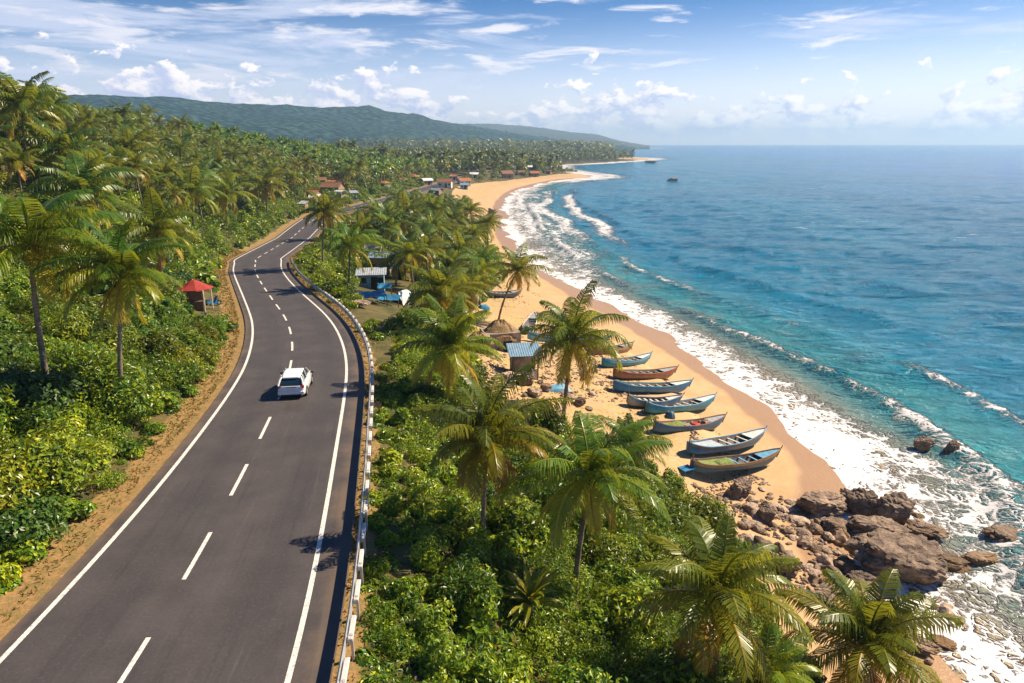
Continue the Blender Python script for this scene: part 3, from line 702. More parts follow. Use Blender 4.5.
def palm_named(crown_px, base_px, rad_px, label, kind=None, group=None, variant=None, base=None, nuts=True):
    b = at(*base_px) if base is None else np.array([base[0], base[1], gz(*base)])
    dep = depth_of(b); best = None
    # height of the crown point over the base
    d = ray(*crown_px); t = (b[1] + .0) / d[1]
    for _ in range(4):
        top = np.array([d[0] * t, d[1] * t, CAMZ + d[2] * t])
    h = max(top[2] - b[2], 1.2); lx = top[0] - b[0]
    dc = depth_of(top); s = rad_px * dc / FPX / 3.05
    rz = random.uniform(0, 6.28)
    root = thing('palm_tree', label, 'palm tree', tuple(b - [0, 0, .1]), 0, group)
    v = random.randrange(len(CROWNS)) if variant is None else variant
    far = dc > 75
    put('trunk', trunk_mesh(h, lx, 0, .135 * max(.75, min(1.3, s)), .085 * max(.75, min(1.3, s)), int(crown_px[0])), M_BARK, root)
    c = put('crown', (CROWNS_FAR[v % 6] if far else CROWNS[v]), None, root, (lx, 0, h)); c.rotation_euler = (random.uniform(-.08, .08), random.uniform(-.08, .08), rz); c.scale = (s, s, s)
    if nuts and not far: k = put('coconuts', NUTS[v % 3], None, root, (lx, 0, h)); k.scale = (s, s, s)
    return root, b, h, s
PALM_XY = []
def note_palm(b, r=2.5): PALM_XY.append((b[0], b[1], r))
# crown centre, trunk foot, crown radius (picture), what tells it apart
PALMS = [
 ((590, 476), (575, 597), 76, 'broad coconut palm with drooping golden tips and brown hanging fronds, alone in mid slope undergrowth', 3),
 ((487, 438), (484, 556), 70, 'coconut palm with pale yellow drooping fronds just behind the guardrail scrub', 1),
 ((573, 340), (563, 418), 54, 'slender dark green palm on the sand right beside the row of boats', 0),
 ((518, 270), (498, 322), 27, 'thin leaning palm standing alone on open beach sand', 4),
 ((450, 348), (449, 412), 52, 'bushy full-crowned palm between the guardrail shrubs and the thatched hut', 2),
 ((441, 298), (441, 345), 40, 'upright young-leaved palm in front of the blue tarpaulin shelters', 5),
 ((350, 246), (349, 292), 31, 'coconut palm with yellow starry crown beside the outer bend of the guardrail', 1),
 ((416, 256), (415, 292), 33, 'palm with one hanging yellow frond growing over the tin shacks', 3),
 ((483, 228), (483, 256), 17, 'small dark palm standing at the edge of the far beach', 0),
 ((716, 598), (702, 700), 84, 'large wide palm crown seen from above, right beside the boulder beach', 1),
 ((866, 648), (850, 730), 78, 'palm with an upright feathery crown at the waterline rocks', 5),
 ((765, 680), (760, 735), 50, 'low half-hidden palm squeezed between two larger palms at the rocky shore', 2),
 ((640, 405), (640, 440), 0, '', 0),
 ((30, 243), (50, 402), 76, 'tall leaning palm with golden hanging fronds on a long bare trunk, roadside scrub', 3),
 ((121, 276), (124, 412), 62, 'tall straight-trunked palm with orange tipped fronds, in the roadside bushes', 1),
 ((157, 232), (165, 300), 42, 'full green palm just behind the red roofed stall', 0),
 ((84, 196), (96, 262), 46, 'dense palm high on the bank, behind the two tall roadside palms', 2),
 ((191, 190), (194, 232), 32, 'palm with a bright yellow-green crown on the slope above the road bend', 3),
 ((226, 194), (227, 230), 27, 'evenly rounded palm on the slope facing the road bend', 1),
 ((266, 186), (267, 218), 22, 'small palm close to the village end of the road', 4),
 ((22, 108), (28, 168), 42, 'palm crowning the top of the hill at its steepest end', 2),
 ((128, 152), (131, 196), 30, 'yellowish palm half way up the hillside', 3),
 ((60, 150), (66, 206), 38, 'dark crowned palm high on the steep hillside', 0),
 ((545, 462), (545, 520), 0, '', 0),
 ((404, 216), (403, 242), 27, 'palm with a spiky dark crown beside the road junction', 0),
 ((378, 216), (378, 246), 24, 'palm with long arching fronds beside the far stretch of road', 2),
 ((430, 232), (430, 262), 27, 'palm at the heart of the dense coastal grove', 1),
 ((460, 250), (460, 282), 25, 'palm on the seaward edge of the coastal grove', 3),
 ((330, 216), (330, 240), 20, 'palm hanging over the outer edge of the far road', 4),
 ((480, 268), (480, 305), 27, 'palm shading the dark beached boat beyond the huts', 2),
 ((395, 262), (396, 286), 24, 'palm leaning over the tin-roofed shed', 3),
 ((470, 290), (470, 322), 28, 'ragged palm beside the pale tarpaulin on the sand', 1),
 ((388, 226), (389, 262), 22, 'thin palm in the grove behind the shacks', 0),
 ((448, 268), (449, 296), 24, 'palm growing beside the grey boat under the trees', 4),
 ((362, 228), (363, 258), 20, 'small palm in the grove along the guardrail bend', 0),
]
for cp, bp, r, lab, v in PALMS:
    if r == 0: continue
    root, b, h, s = palm_named(cp, bp, r, lab, variant=v); note_palm(b, 2.0 * s)
# a young palm without a tall trunk in the scrub beside the sand
root, b, h, s = palm_named((630, 446), (630, 472), 36, 'short young palm with upright fronds in scrub just landward of the blue boats', variant=5, nuts=False); note_palm(b)

VILLAGE = [
 (314, 199, 15, 'M_TERRA', 'M_MUD', 'low tile-roofed house nearest the road, at the junction', 'gable'),
 (337, 188, 19, 'M_TERRA', 'M_LIME', 'biggest terracotta-roofed house above the road junction', 'hip'),
 (333, 194, 22, 'M_BROWNR', 'M_MUD', 'long brown-roofed shed in front of the biggest terracotta-roofed house', 'gable'),
 (321, 185, 12, 'M_BROWNR', 'M_MUD', 'weathered brown house on the slope left of the biggest terracotta roof', 'gable'),
 (315, 204, 10, 'M_WHITER', 'M_MUD', 'small white-roofed shack touching the road junction', 'mono'),
 (341, 199, 10, 'M_WHITER', 'M_LIME', 'white vaulted shelter beside the long brown-roofed shed', 'vault'),
 (384, 188, 12, 'M_TERRA', 'M_LIME', 'white-walled house with a terracotta roof standing alone among palms', 'hip'),
 (354, 199, 7, 'M_TIN', 'M_BLUEW', 'tiny bluish cabin beside the far stretch of road', 'mono'),
 (304, 211, 8, 'M_TIN', 'M_MUD', 'grey-roofed shack on the left bank before the junction', 'mono'),
 (413, 181, 13, 'M_TERRA', 'M_MUD', 'terracotta-roofed house at the inland end of the village', 'hip'),
 (426, 185, 12, 'M_WHITER', 'M_MUD', 'house with a long white vaulted roof in the village', 'vault'),
 (445, 187, 16, 'M_BROWNR', 'M_LIME', 'wide brown-roofed house with pale walls in the village', 'gable'),
 (464, 185, 13, 'M_TERRA', 'M_LIME', 'village house closest to the far beach, with pale walls', 'gable'),
 (474, 178, 9, 'M_WHITER', 'M_LIME', 'bright white-roofed building above the far beach', 'mono'),
 (464, 189, 8, 'M_BLUER', 'M_BLUEW', 'low bluish shed on the upper edge of the far beach', 'gable'),
 (437, 195, 11, 'M_TIN', 'M_MUD', 'grey tin-roofed hut in front of the village beneath palms', 'gable'),
 (453, 180, 9, 'M_TERRA', 'M_LIME', 'small tiled house behind the wide brown-roofed house', 'hip'),
 (506, 178, 14, 'M_BROWNR', 'M_MUD', 'dark brown fishermen hut at the root of the sand spit', 'gable'),
 (513, 170, 8, 'M_BLUER', 'M_LIME', 'pale blue-roofed house behind the dark huts of the spit', 'gable'),
 (521, 175, 8, 'M_BROWNR', 'M_STONEW', 'brown hut in the middle of the sand spit', 'gable'),
 (534, 176.5, 10, 'M_TERRA', 'M_MUD', 'reddish hut toward the tip of the sand spit', 'gable'),
 (549, 174, 6, 'M_BROWNR', 'M_MUD', 'outermost brown hut on the sand spit', 'hip'),
 (530, 170, 8, 'M_WHITER', 'M_BLUEW', 'whitish roofed house behind the middle of the spit', 'mono'),
 (437, 166, 8, 'M_WHITER', 'M_LIME', 'white house glimpsed in the woods far behind the village', 'hip'),
 (452, 167, 6, 'M_TERRA', 'M_LIME', 'small tile-roofed house in the far woods behind the village', 'gable'),
 (490, 170, 7, 'M_TERRA', 'M_MUD', 'distant house left of the blue-roofed one, behind the beach', 'gable'),
 (403, 184, 8, 'M_BROWNR', 'M_MUD', 'small brown house left of the inland terracotta roof', 'gable'),
]
def clear_of_houses(A, z, pad=6.0):
    u_, v_, d_ = proj(A[:, 0], A[:, 1], z); ok = np.ones(len(A), bool)
    for hx, hy, w, *_ in VILLAGE:
        b = at(hx, hy); ok &= np.hypot(A[:, 0] - b[0], A[:, 1] - b[1]) > pad + w * depth_of(b) / FPX * .3
        ok &= ~((np.abs(u_ - hx) < w * .45) & (v_ > hy) & (v_ < hy + 14) & (d_ > 90))
    return ok
# palms of the hillside and the coastal grove
def palm_proto(i):
    root = thing('palm_tree', '', 'palm tree', (0, 0, 0)); h = [7.0, 8.2, 6.2, 9.0, 7.6, 6.8][i]; lx = [.5, -.7, .9, .2, -1.1, .6][i]
    put('trunk', trunk_mesh(h, lx, .3 * lx, .14, .09, 900 + i), M_BARK, root)
    c = put('crown', CROWNS_FAR[i], None, root, (lx, .3 * lx, h)); return root
def poisson(cand, r, existing):
    """greedy spacing; r per candidate"""
    cell = 6.0; G = {}
    def key(p): return (int(p[0] // cell), int(p[1] // cell))
    for e in existing: G.setdefault(key(e), []).append((e[0], e[1], e[2]))
    out = []
    for p, rr in zip(cand, r):
        k = key(p); ok = True; m = int(rr // cell) + 1
        for dx in range(-m, m + 1):
            for dy in range(-m, m + 1):
                for q in G.get((k[0] + dx, k[1] + dy), ()):
                    if (q[0] - p[0]) ** 2 + (q[1] - p[1]) ** 2 < max(rr, q[2] * .8) ** 2: ok = False; break
                if not ok: break
            if not ok: break
        if ok: G.setdefault(k, []).append((p[0], p[1], rr)); out.append(p)
    return np.array(out)
def grove_sites():
    R = np.random.default_rng(21); out = []
    A = np.column_stack([R.uniform(-190, -25, 16000), R.uniform(28, 520, 16000)]); st = site(A); u_, v_, d_ = proj(A[:, 0], A[:, 1], st['z'] + 7)
    ok = (st['dl'] > 7) & (u_ > -60) & (u_ < 470) & (d_ > 40) & (vnoise(A[:, 0], A[:, 1], 40, 77) > .30)
    ok &= ~((st['dl'] < 26) & (d_ < 75)) & ~((st['dl'] < 13) & (d_ < 110))
    ok &= ~((d_ > 130) & (u_ > 255) & (u_ < 300) & (v_ > 185) )
    uc, vc, dc = proj(A[:, 0], A[:, 1], st['z'] + 7.5)
    for hx, hy, w, *_ in VILLAGE: ok &= ~((np.abs(uc - hx) < w * .5 + 5) & (vc > hy - 16) & (vc < hy + 12) & (dc < depth_of(at(hx, hy)) + 4))
    out.append(A[ok])
    B = np.column_stack([R.uniform(-38, 16, 5000), R.uniform(70, 330, 5000)]); st = site(B); sd = sandside(B); u_, v_, d_ = proj(B[:, 0], B[:, 1], st['z']); uc, vc, _ = proj(B[:, 0], B[:, 1], st['z'] + 8.5)
    ok = st['right'] & (st['u'] > 4) & (sd < -2.5) & (d_ > 78) & ~((u_ > 365) & (u_ < 412) & (v_ > 268) & (v_ < 312))
    ok &= ~((np.abs(uc - 352) < 30) & (vc < 226)) & (u_ > 318) & (vc > 192)
    for hx, hy, w, *_ in VILLAGE: ok &= ~((np.abs(uc - hx) < w * .5 + 4) & (vc > hy - 14) & (vc < hy + 8))
    ok &= R.random(len(B)) < .8
    out.append(B[ok]); C = np.concatenate(out); R.shuffle(C)
    return C
cand = grove_sites(); gap = 4.6 + np.clip(np.hypot(cand[:, 0], cand[:, 1]) - 60, 0, 400) * .006 + 1.9 * site(cand)['right']
cand = poisson(cand, gap, PALM_XY); dist = np.hypot(cand[:, 0], cand[:, 1]); cand = cand[np.argsort(dist)]
N_IND = 300 - len(PALM_XY) - 12
ind, rest = cand[:N_IND], cand[N_IND:]
protos = [palm_proto(i) for i in range(6)]; kids = [list(p.children) for p in protos]
used_proto = [False] * 6
stI = site(ind)
for j, p in enumerate(ind):
    i = random.randrange(6); z = stI['z'][j] - .1; dpt = math.hypot(*p); right = bool(stI['right'][j])
    s = random.uniform(.82, 1.18)
    if right: lab, grp = 'coconut palm crowded into the coastal grove between the road and beach', 'palms of the coastal grove'
    elif dpt < 95: lab, grp = 'coconut palm in the nearer belt of the hillside grove, above the roadside bushes', 'palms low on the hillside'
    elif dpt < 150: lab, grp = 'coconut palm in the middle of the crowded hillside grove', 'palms in the middle of the hillside grove'
    else: lab, grp = 'coconut palm far up the valley side, among distant round trees', 'palms on the far hillside'
    rz = random.uniform(0, 6.28)
    if not used_proto[i]:
        used_proto[i] = True; r = protos[i]; r.location = (p[0], p[1], z); r.rotation_euler = (0, 0, rz); r.scale = (s, s, s); r['label'] = lab; r['group'] = grp
    else: dup(protos[i], (p[0], p[1], z), rz, s, lab, grp, kids[i])
    note_palm(p, 3)

# ------------------------------------------------------------------ far palms and woods that read as one mass
def far_palm_parts(P, Z, R, sc=1.0):
    parts = []; n = len(P); nf = 15; K = 5
    f = np.tile(np.arange(nf), n); k = f / nf; az = f * 2.4 + np.repeat(R.uniform(0, 6.28, n), nf) + R.normal(0, .2, n * nf)
    h = np.repeat(R.uniform(6, 9.5, n) * sc, nf); base = np.column_stack([np.repeat(P[:, 0], nf), np.repeat(P[:, 1], nf), np.repeat(Z, nf) + h]); L = 3.3 * sc * R.uniform(.8, 1.15, n * nf)
    el = np.radians(72 - 95 * k) + R.normal(0, .1, n * nf); tone = np.clip(.15 + .4 * k ** 1.4 + np.repeat(R.normal(0, .12, n), nf) + R.normal(0, .06, n * nf), 0, 1)
    ctr = [base]; cur = base
    for j in range(K - 1):
        e = el - 1.5 * ((j + .5) / K) ** 1.1; step = np.column_stack([np.cos(e) * np.cos(az), np.cos(e) * np.sin(az), np.sin(e)]) * (L / (K - 1))[:, None]; cur = cur + step; ctr.append(cur)
    sd = np.column_stack([-np.sin(az), np.cos(az), 0 * az]); w = [.12, .55, .62, .42, .05]
    for s in (-1, 1):
        V = []
        for j in range(K):
            V.append(ctr[j]); V.append(ctr[j] + sd * s * (w[j] * sc * R.uniform(.8, 1.2, n * nf))[:, None] - np.array([0, 0, 1.0]) * w[j] * .75 * sc)
        V = np.stack(V, 1); m = 2 * K; kk = np.arange(n * nf)[:, None] * m
        T = []
        for j in range(K - 1): T += [kk + [2 * j, 2 * j + 1, 2 * j + 3], kk + [2 * j, 2 * j + 3, 2 * j + 2]]
        parts.append((V.reshape(-1, 3), np.stack(T, 1).reshape(-1, 3), np.repeat(tone, m)))
    # trunks
    w = .16 * sc; V = []; hh = h[::nf]
    for a in (0, 2.1, 4.2):
        o = np.array([math.cos(a) * w, math.sin(a) * w]); V += [np.column_stack([P + o, Z - .5]), np.column_stack([P + o * .6, Z + hh])]
    V = np.stack(V, 1); kk = np.arange(n)[:, None] * 6; T = np.stack([kk + [0, 2, 3], kk + [0, 3, 1], kk + [2, 4, 5], kk + [2, 5, 3], kk + [4, 0, 1], kk + [4, 1, 5]], 1).reshape(-1, 3)
    parts.append((V.reshape(-1, 3), T, np.full(n * 6, .9)))
    return parts
R2 = np.random.default_rng(5)
if len(rest):
    st = site(rest); V, T, A = join(far_palm_parts(rest, st['z'], R2)); tag(put('palm_grove', mesh_np('palm_grove', V, None, T, dict(tone=A)), M_PALMFAR), 'mass of far coconut palms merging on the upper hillside', 'palm grove', kind='stuff')
def round_trees(P, Z, R, rad, nleaf, lsize):
    n = len(P); r = rad * R.uniform(.7, 1.35, n); th = np.arccos(R.uniform(-.25, 1, (n, nleaf))); ph = R.uniform(0, 6.28, (n, nleaf)); lump = 1 + .28 * np.sin(ph * 3 + R.uniform(0, 6, (n, 1))) * np.sin(th * 4 + R.uniform(0, 6, (n, 1))); rr = r[:, None] * lump * R.uniform(.72, 1.03, (n, nleaf))
    N = np.stack([np.sin(th) * np.cos(ph), np.sin(th) * np.sin(ph), np.cos(th)], -1); C = np.column_stack([P, Z + r * .95])
    Q = C[:, None] + N * rr[..., None] * np.array([1, 1, .95]); tone = np.clip(.42 + R.normal(0, .18, (n, 1)) + R.normal(0, .15, (n, nleaf)), 0, 1)
    NN = unit(N + [0, 0, .35])
    return leaves(Q.reshape(-1, 3), NN.reshape(-1, 3), np.full(n * nleaf, lsize), tone.ravel(), R, .8, .2)
def build_woods():
    R = np.random.default_rng(11)
    A = np.column_stack([R.uniform(-260, -15, 15000), R.uniform(70, 640, 15000)]); st = site(A); u_, v_, d_ = proj(A[:, 0], A[:, 1], st['z'] + 3)
    ok = (st['dl'] > 10) & (u_ > -80) & (u_ < 520) & (d_ > 85) & ~((st['dl'] < 18) & (d_ < 170)) & clear_of_houses(A, st['z'])
    A = A[ok]; A = poisson(A, 3.2 + np.clip(np.hypot(A[:, 0], A[:, 1]) - 100, 0, 500) * .006, []); st = site(A)
    d = np.hypot(A[:, 0], A[:, 1]); near = d < 220
    parts = [round_trees(A[near], st['z'][near], R, 1.9, 220, .55), round_trees(A[~near], st['z'][~near], R, 3.0, 170, .85)]
    E = np.column_stack([R.uniform(-40, 70, 5000), R.uniform(190, 620, 5000)]); st = site(E); sd = sandside(E); E = E[st['right'] & (st['u'] > 2.5) & (sd < -2) & clear_of_houses(E, st['z'], 2.5)]; E = poisson(E, np.full(len(E), 4.5), []); st = site(E); parts.append(round_trees(E, st['z'], R, 1.7, 130, .75))
    V, T, T2 = join(parts); tag(put('hill_woods', mesh_np('hill_woods', V, None, T, dict(tone=T2)), M_FOREST), 'dense round-crowned woods covering the lower hillside behind the palms', 'woods', kind='stuff')
    # coastal wood behind the village and out to the headland
    B = np.column_stack([R.uniform(-420, 230, 26000), R.uniform(420, 1240, 26000)]); st = site(B); sd = sandside(B); u_, v_, d_ = proj(B[:, 0], B[:, 1], st['z'])
    ok = (u_ > 330) & (u_ < 660) & (st['off'] < -14) & (sd < -4) & (v_ < 176) & ((st['off'] < -45) | (B[:, 1] > 950) | (R.random(len(B)) < .5)) & clear_of_houses(B, st['z'], 9)
    B = B[ok]; B = poisson(B, np.full(len(B), 6.5), []); st = site(B); half = R.random(len(B)) < .5
    V, T, A2 = join(far_palm_parts(B[half], st['z'][half], R, 1.5) + [round_trees(B[~half], st['z'][~half], R, 5.2, 60, 2.3)])
    F = np.column_stack([R.uniform(-900, 460, 9000), R.uniform(1200, 3000, 9000)]); st = site(F); F = F[(st['off'] < -16)]; st = site(F); V3 = round_trees(F, st['z'], R, 11, 26, 6.5)
    V, T, A2 = join([(V, T, A2), V3])
    tag(put('coastal_wood', mesh_np('coastal_wood', V, None, T, dict(tone=A2)), M_FOREST), 'far belt of coastal woods running out to the headland behind the bay', 'woods', kind='stuff')
build_woods()

# ------------------------------------------------------------------ shrubs and undergrowth
def shrub_mesh(seed, r, h, nleaf, lsize, ar=.5, lobes=6):
    R = np.random.default_rng(seed); parts = []; C = []
    for i in range(lobes):
        a = R.uniform(0, 6.28); d = r * R.uniform(.15, .62) if i else 0; C.append((d * math.cos(a), d * math.sin(a), h * R.uniform(.36, .68), r * R.uniform(.40, .62), h * R.uniform(.32, .46)))
    for c in C:
        n = nleaf // lobes; th = np.arccos(R.uniform(-.55, 1, n)); ph = R.uniform(0, 6.28, n); N = np.column_stack([np.sin(th) * np.cos(ph), np.sin(th) * np.sin(ph), np.cos(th)])
        bump = 1 + .22 * np.sin(ph * 4 + c[0] * 9) * np.sin(th * 5 + c[1] * 7)
        P = np.array(c[:3]) + N * np.array([c[3], c[3], c[4]]) * (bump * R.uniform(.70, 1.06, n))[:, None]; P[:, 2] = np.maximum(P[:, 2], .05)
        tone = np.clip(.48 + R.normal(0, .08) + R.normal(0, .20, n), 0, 1)
        parts.append(leaves(P, unit(N + [0, 0, .45]), np.full(n, lsize), tone, R, ar, .4))
    V, T, A = join(parts)
    return mesh_np('leaves', V, None, T, dict(tone=A))
def stems_mesh(seed, r, h):
    R = np.random.default_rng(seed); mb = MB()
    for i in range(5):
        a = R.uniform(0, 6.28); mb.tube([(0, 0, -.2), (.25 * r * math.cos(a), .25 * r * math.sin(a), h * .3), (.6 * r * math.cos(a), .6 * r * math.sin(a), h * .62)], [.05, .035, .015], 5)
    me = bpy.data.meshes.new('stems'); me.from_pydata(np.concatenate(mb.V).tolist(), [], mb.F); me.materials.append(M_WOOD); return me
SHRUBS = []
for i in range(7):
    r, h = [(1.3, 1.5), (1.7, 1.8), (1.1, 1.2), (2.0, 2.3), (1.5, 2.0), (1.2, 1.7), (1.8, 1.6)][i]
    me = shrub_mesh(500 + i, r, h, [2900, 3600, 2300, 4500, 3200, 2800, 3600][i], [.19, .21, .165, .21, .25, .18, .20][i], [.5, .45, .55, .5, .32, .5, .6][i]); me.materials.append(M_LEAFD if i in (2, 6) else M_LEAF); SHRUBS.append((me, stems_mesh(i, r, h), r, h))
shrub_roots = {}
def shrub(i, loc, rz, s, label, group):
    if i not in shrub_roots:
        root = thing('shrub', label, 'shrub', loc, rz, group, s); put('leaves', SHRUBS[i][0], None, root); put('stems', SHRUBS[i][1], None, root); shrub_roots[i] = (root, list(root.children)); return root
    return dup(shrub_roots[i][0], loc, rz, s, label, group, shrub_roots[i][1])
SHRUB_XY = []
def scatter_shrubs():
    R = np.random.default_rng(33)
    A = np.column_stack([R.uniform(-75, 14, 14000), R.uniform(14, 150, 14000)]); st = site(A); sd = sandside(A); u_, v_, d_ = proj(A[:, 0], A[:, 1], st['z'] + .6)
    okv = (u_ > -40) & (u_ < 900) & (v_ < 730)
    L = (~st['right']) & (st['dl'] > 1.3) & (st['dl'] < 30); Rr = st['right'] & (st['u'] > 2.6) & (sd < -1.0)
    stall = (np.abs(u_ - 202) < 22) & (v_ > 284) & (v_ < 324); camp = (u_ > 350) & (u_ < 422) & (v_ > 262) & (v_ < 318); hut = (u_ > 470) & (u_ < 560) & (v_ > 325) & (v_ < 420)
    A = A[okv & (L | Rr) & ~stall & ~camp & ~hut]; st = site(A)
    R.shuffle(A); st = site(A); rr = np.where(st['right'], 2.5, 2.0) + np.clip(np.hypot(A[:, 0], A[:, 1]) - 40, 0, 90) * .014
    A = poisson(A, rr, []); A = A[np.argsort(np.hypot(A[:, 0], A[:, 1]))][:285]; st = site(A)
    for j, p in enumerate(A):
        right = st['right'][j]; d = math.hypot(*p); s = R.uniform(.7, 1.45) * (1.0 if right else 1.08)
        if st['u'][j] < 6 and right: s *= .62
        if not right and st['dl'][j] < 2.4: s *= .7
        if right: lab, g = ('leafy shrub in the undergrowth on the slope between guardrail and beach', 'shrubs below the guardrail') if d < 60 else ('bushy shrub among the far grove palms below the road', 'shrubs in the coastal grove')
        elif st['dl'][j] < 9: lab, g = ('leafy shrub edging the dry grass strip beside the road', 'shrubs edging the road')
        else: lab, g = ('bushy green shrub on the bank behind the roadside bushes', 'shrubs on the bank')
        i = int(R.integers(0, 7)); shrub(i, (p[0], p[1], st['z'][j] - .12), R.uniform(0, 6.28), s, lab, g); SHRUB_XY.append((p[0], p[1], 1.4 * s))
scatter_shrubs()
# one big-leaved plant with strap leaves in the middle of the slope
def strap_plant(px, py, label, s):
    b = at(px, py); R = np.random.default_rng(3); parts = []
    for i in range(34):
        az = i * 2.4; el = math.radians(R.uniform(25, 82)); L = R.uniform(.9, 1.5); n = 8; t = np.linspace(0, 1, n); e = el - R.uniform(.5, 1.3) * t ** 1.4
        r = np.cumsum(np.cos(e)) * L / n; z = np.cumsum(np.sin(e)) * L / n; C = np.column_stack([r * math.cos(az), r * math.sin(az), z + .15]); sd = np.array([-math.sin(az), math.cos(az), 0]); w = (.085 * np.sin(np.pi * (.08 + .92 * t)) ** .8 + .004)[:, None]
        V = np.stack([C - sd * w, C - np.array([0, 0, .025]), C + sd * w], 1).reshape(-1, 3); T = []
        for k in range(n - 1):
            for j in (0, 1): a_ = k * 3 + j; T += [(a_, a_ + 1, a_ + 4), (a_, a_ + 4, a_ + 3)]
        parts.append((V, np.array(T), np.full(len(V), R.uniform(.3, .55))))
    V, T, A = join(parts); root = thing('young_palm', label, 'young palm', tuple(b + [0, 0, .5]), 0, None, s); put('fronds', mesh_np('fronds', V, None, T, dict(tone=A)), M_PALM, root)
    mb = MB(); mb.tube([(0, 0, -.3), (0, 0, .12)], [.12, .08], 7); mb.build('stump', M_BARK, root)
strap_plant(530, 620, 'young trunkless palm sprouting strap leaves amid the slope undergrowth', 1.35)

def build_undergrowth():
    R = np.random.default_rng(44); parts = []
    def mounds(A, rad, hgt, nleaf, lsize, tone0):  # low carpet: darker tone than the bushes, shade of the gaps put into colour
        st = site(A); n = len(A); r = rad * R.uniform(.6, 1.4, n); h = hgt * R.uniform(.35, 1.0, n) * (.35 + 1.6 * vnoise(A[:, 0], A[:, 1], 3.2, 43) ** 1.3 * 1.6)
        edge = np.where(st['right'], np.clip((st['u'] - .2) / 5, .22, 1), np.clip((st['dl'] - .3) / 3.5, .25, 1)); h = h * edge; r = r * np.maximum(edge, .5)
        th = np.arccos(R.uniform(-.05, 1, (n, nleaf))); ph = R.uniform(0, 6.28, (n, nleaf)); N = np.stack([np.sin(th) * np.cos(ph), np.sin(th) * np.sin(ph), np.cos(th)], -1)
        q = R.uniform(.75, 1.08, (n, nleaf)); Q = np.stack([A[:, 0:1] + N[..., 0] * r[:, None] * q, A[:, 1:2] + N[..., 1] * r[:, None] * q, st['z'][:, None] + N[..., 2] * h[:, None] * q], -1)
        patch = vnoise(A[:, 0], A[:, 1], 5, 41) - .5; tone = np.clip(tone0 + .7 * patch[:, None] + R.normal(0, .13, (n, 1)) + R.normal(0, .17, (n, nleaf)), 0, 1); dead = R.random((n, nleaf)) < .02; tone[dead] = 1
        ls = lsize * R.choice([.62, .85, 1.0, 1.45], n); ars = R.choice([.34, .5, .62], n)
        for q_ in (.34, .5, .62):
            g = ars == q_
            if g.any(): parts.append(leaves(Q[g].reshape(-1, 3), unit(N[g] + [0, 0, .5]).reshape(-1, 3), np.repeat(ls[g], nleaf), tone[g].ravel(), R, q_, .4))
    def bushes(A, rad, hgt, nleaf, lsize, tone0):
        st = site(A); n = len(A); K = 5; edge = np.where(st['right'], np.clip((st['u'] + .3) / 4, .28, 1), np.clip((st['dl'] + .2) / 3, .3, 1))
        big = .45 + 1.25 * vnoise(A[:, 0], A[:, 1], 4.5, 143); r = rad * R.uniform(.75, 1.3, n) * np.sqrt(edge); h = hgt * R.uniform(.6, 1.25, n) * edge * big
        patch = vnoise(A[:, 0], A[:, 1], 6, 41) - .5; sp = R.choice([.34, .48, .62], n); ls = lsize * R.choice([.62, .85, 1.0, 1.35], n)
        for k in range(K):
            a = R.uniform(0, 6.28, n); d = r * (0 if k == 0 else 1) * R.uniform(.35, .75, n); cr = r * R.uniform(.42, .62, n); cz = h * (R.uniform(.50, .68, n) if k == 0 else R.uniform(.12, .52, n)); ch_ = np.maximum(h * R.uniform(.36, .5, n), .18)
            th = np.arccos(R.uniform(-.35, 1, (n, nleaf))); ph = R.uniform(0, 6.28, (n, nleaf)); N = np.stack([np.sin(th) * np.cos(ph), np.sin(th) * np.sin(ph), np.cos(th)], -1); q = R.uniform(.72, 1.08, (n, nleaf)) * (1 + .18 * np.sin(ph * 5 + k) * np.sin(th * 6))
            cx = A[:, 0] + d * np.cos(a); cyy = A[:, 1] + d * np.sin(a)
            Q = np.stack([cx[:, None] + N[..., 0] * cr[:, None] * q, cyy[:, None] + N[..., 1] * cr[:, None] * q, np.maximum((st['z'] + cz)[:, None] + N[..., 2] * ch_[:, None] * q, st['z'][:, None] + .03)], -1)
            tone = np.clip(tone0 + .6 * patch[:, None] + R.normal(0, .12, (n, 1)) + R.normal(0, .18, (n, nleaf)), 0, 1); tone[R.random((n, nleaf)) < .015] = 1
            for q_ in (.34, .48, .62):
                g = sp == q_
                if g.any(): parts.append(leaves(Q[g].reshape(-1, 3), unit(N[g] + [0, 0, .3]).reshape(-1, 3), np.repeat(ls[g], nleaf), tone[g].ravel(), R, q_, .4))
    def field(n, x0, x1, y0, y1, cond):
        A = np.column_stack([R.uniform(x0, x1, n), R.uniform(y0, y1, n)]); st = site(A); sd = sandside(A); u_, v_, d_ = proj(A[:, 0], A[:, 1], st['z'] + .5)
        vis = (u_ > -60) & (u_ < 1000) & (v_ < 760)
        bare = ((u_ > 352) & (u_ < 424) & (v_ > 270) & (v_ < 318)) | ((u_ > 470) & (u_ < 560) & (v_ > 330) & (v_ < 425)) | ((np.abs(u_ - 202) < 20) & (v_ > 286) & (v_ < 324))
        return A[cond(st, sd, d_) & vis & ~bare]
    patch = lambda A, t: A[vnoise(A[:, 0], A[:, 1], 5, 88) > t]
    A = field(6000, -9, 20, 13, 60, lambda st, sd, d: st['right'] & (st['u'] > .35) & (sd < -.4)); mounds(A, .6, .30, 60, .20, .35)
    B = poisson(A, 1.05 + .5 * R.random(len(A)), []); bushes(B, .95, 1.3, 190, .185, .54)
    A = field(4200, -45, 16, 55, 200, lambda st, sd, d: st['right'] & (st['u'] > .5) & (sd < -.4)); mounds(A, 1.0, .45, 40, .36, .36)
    B = poisson(A, 1.7 + .8 * R.random(len(A)), []); bushes(B, 1.4, 1.7, 80, .36, .54)
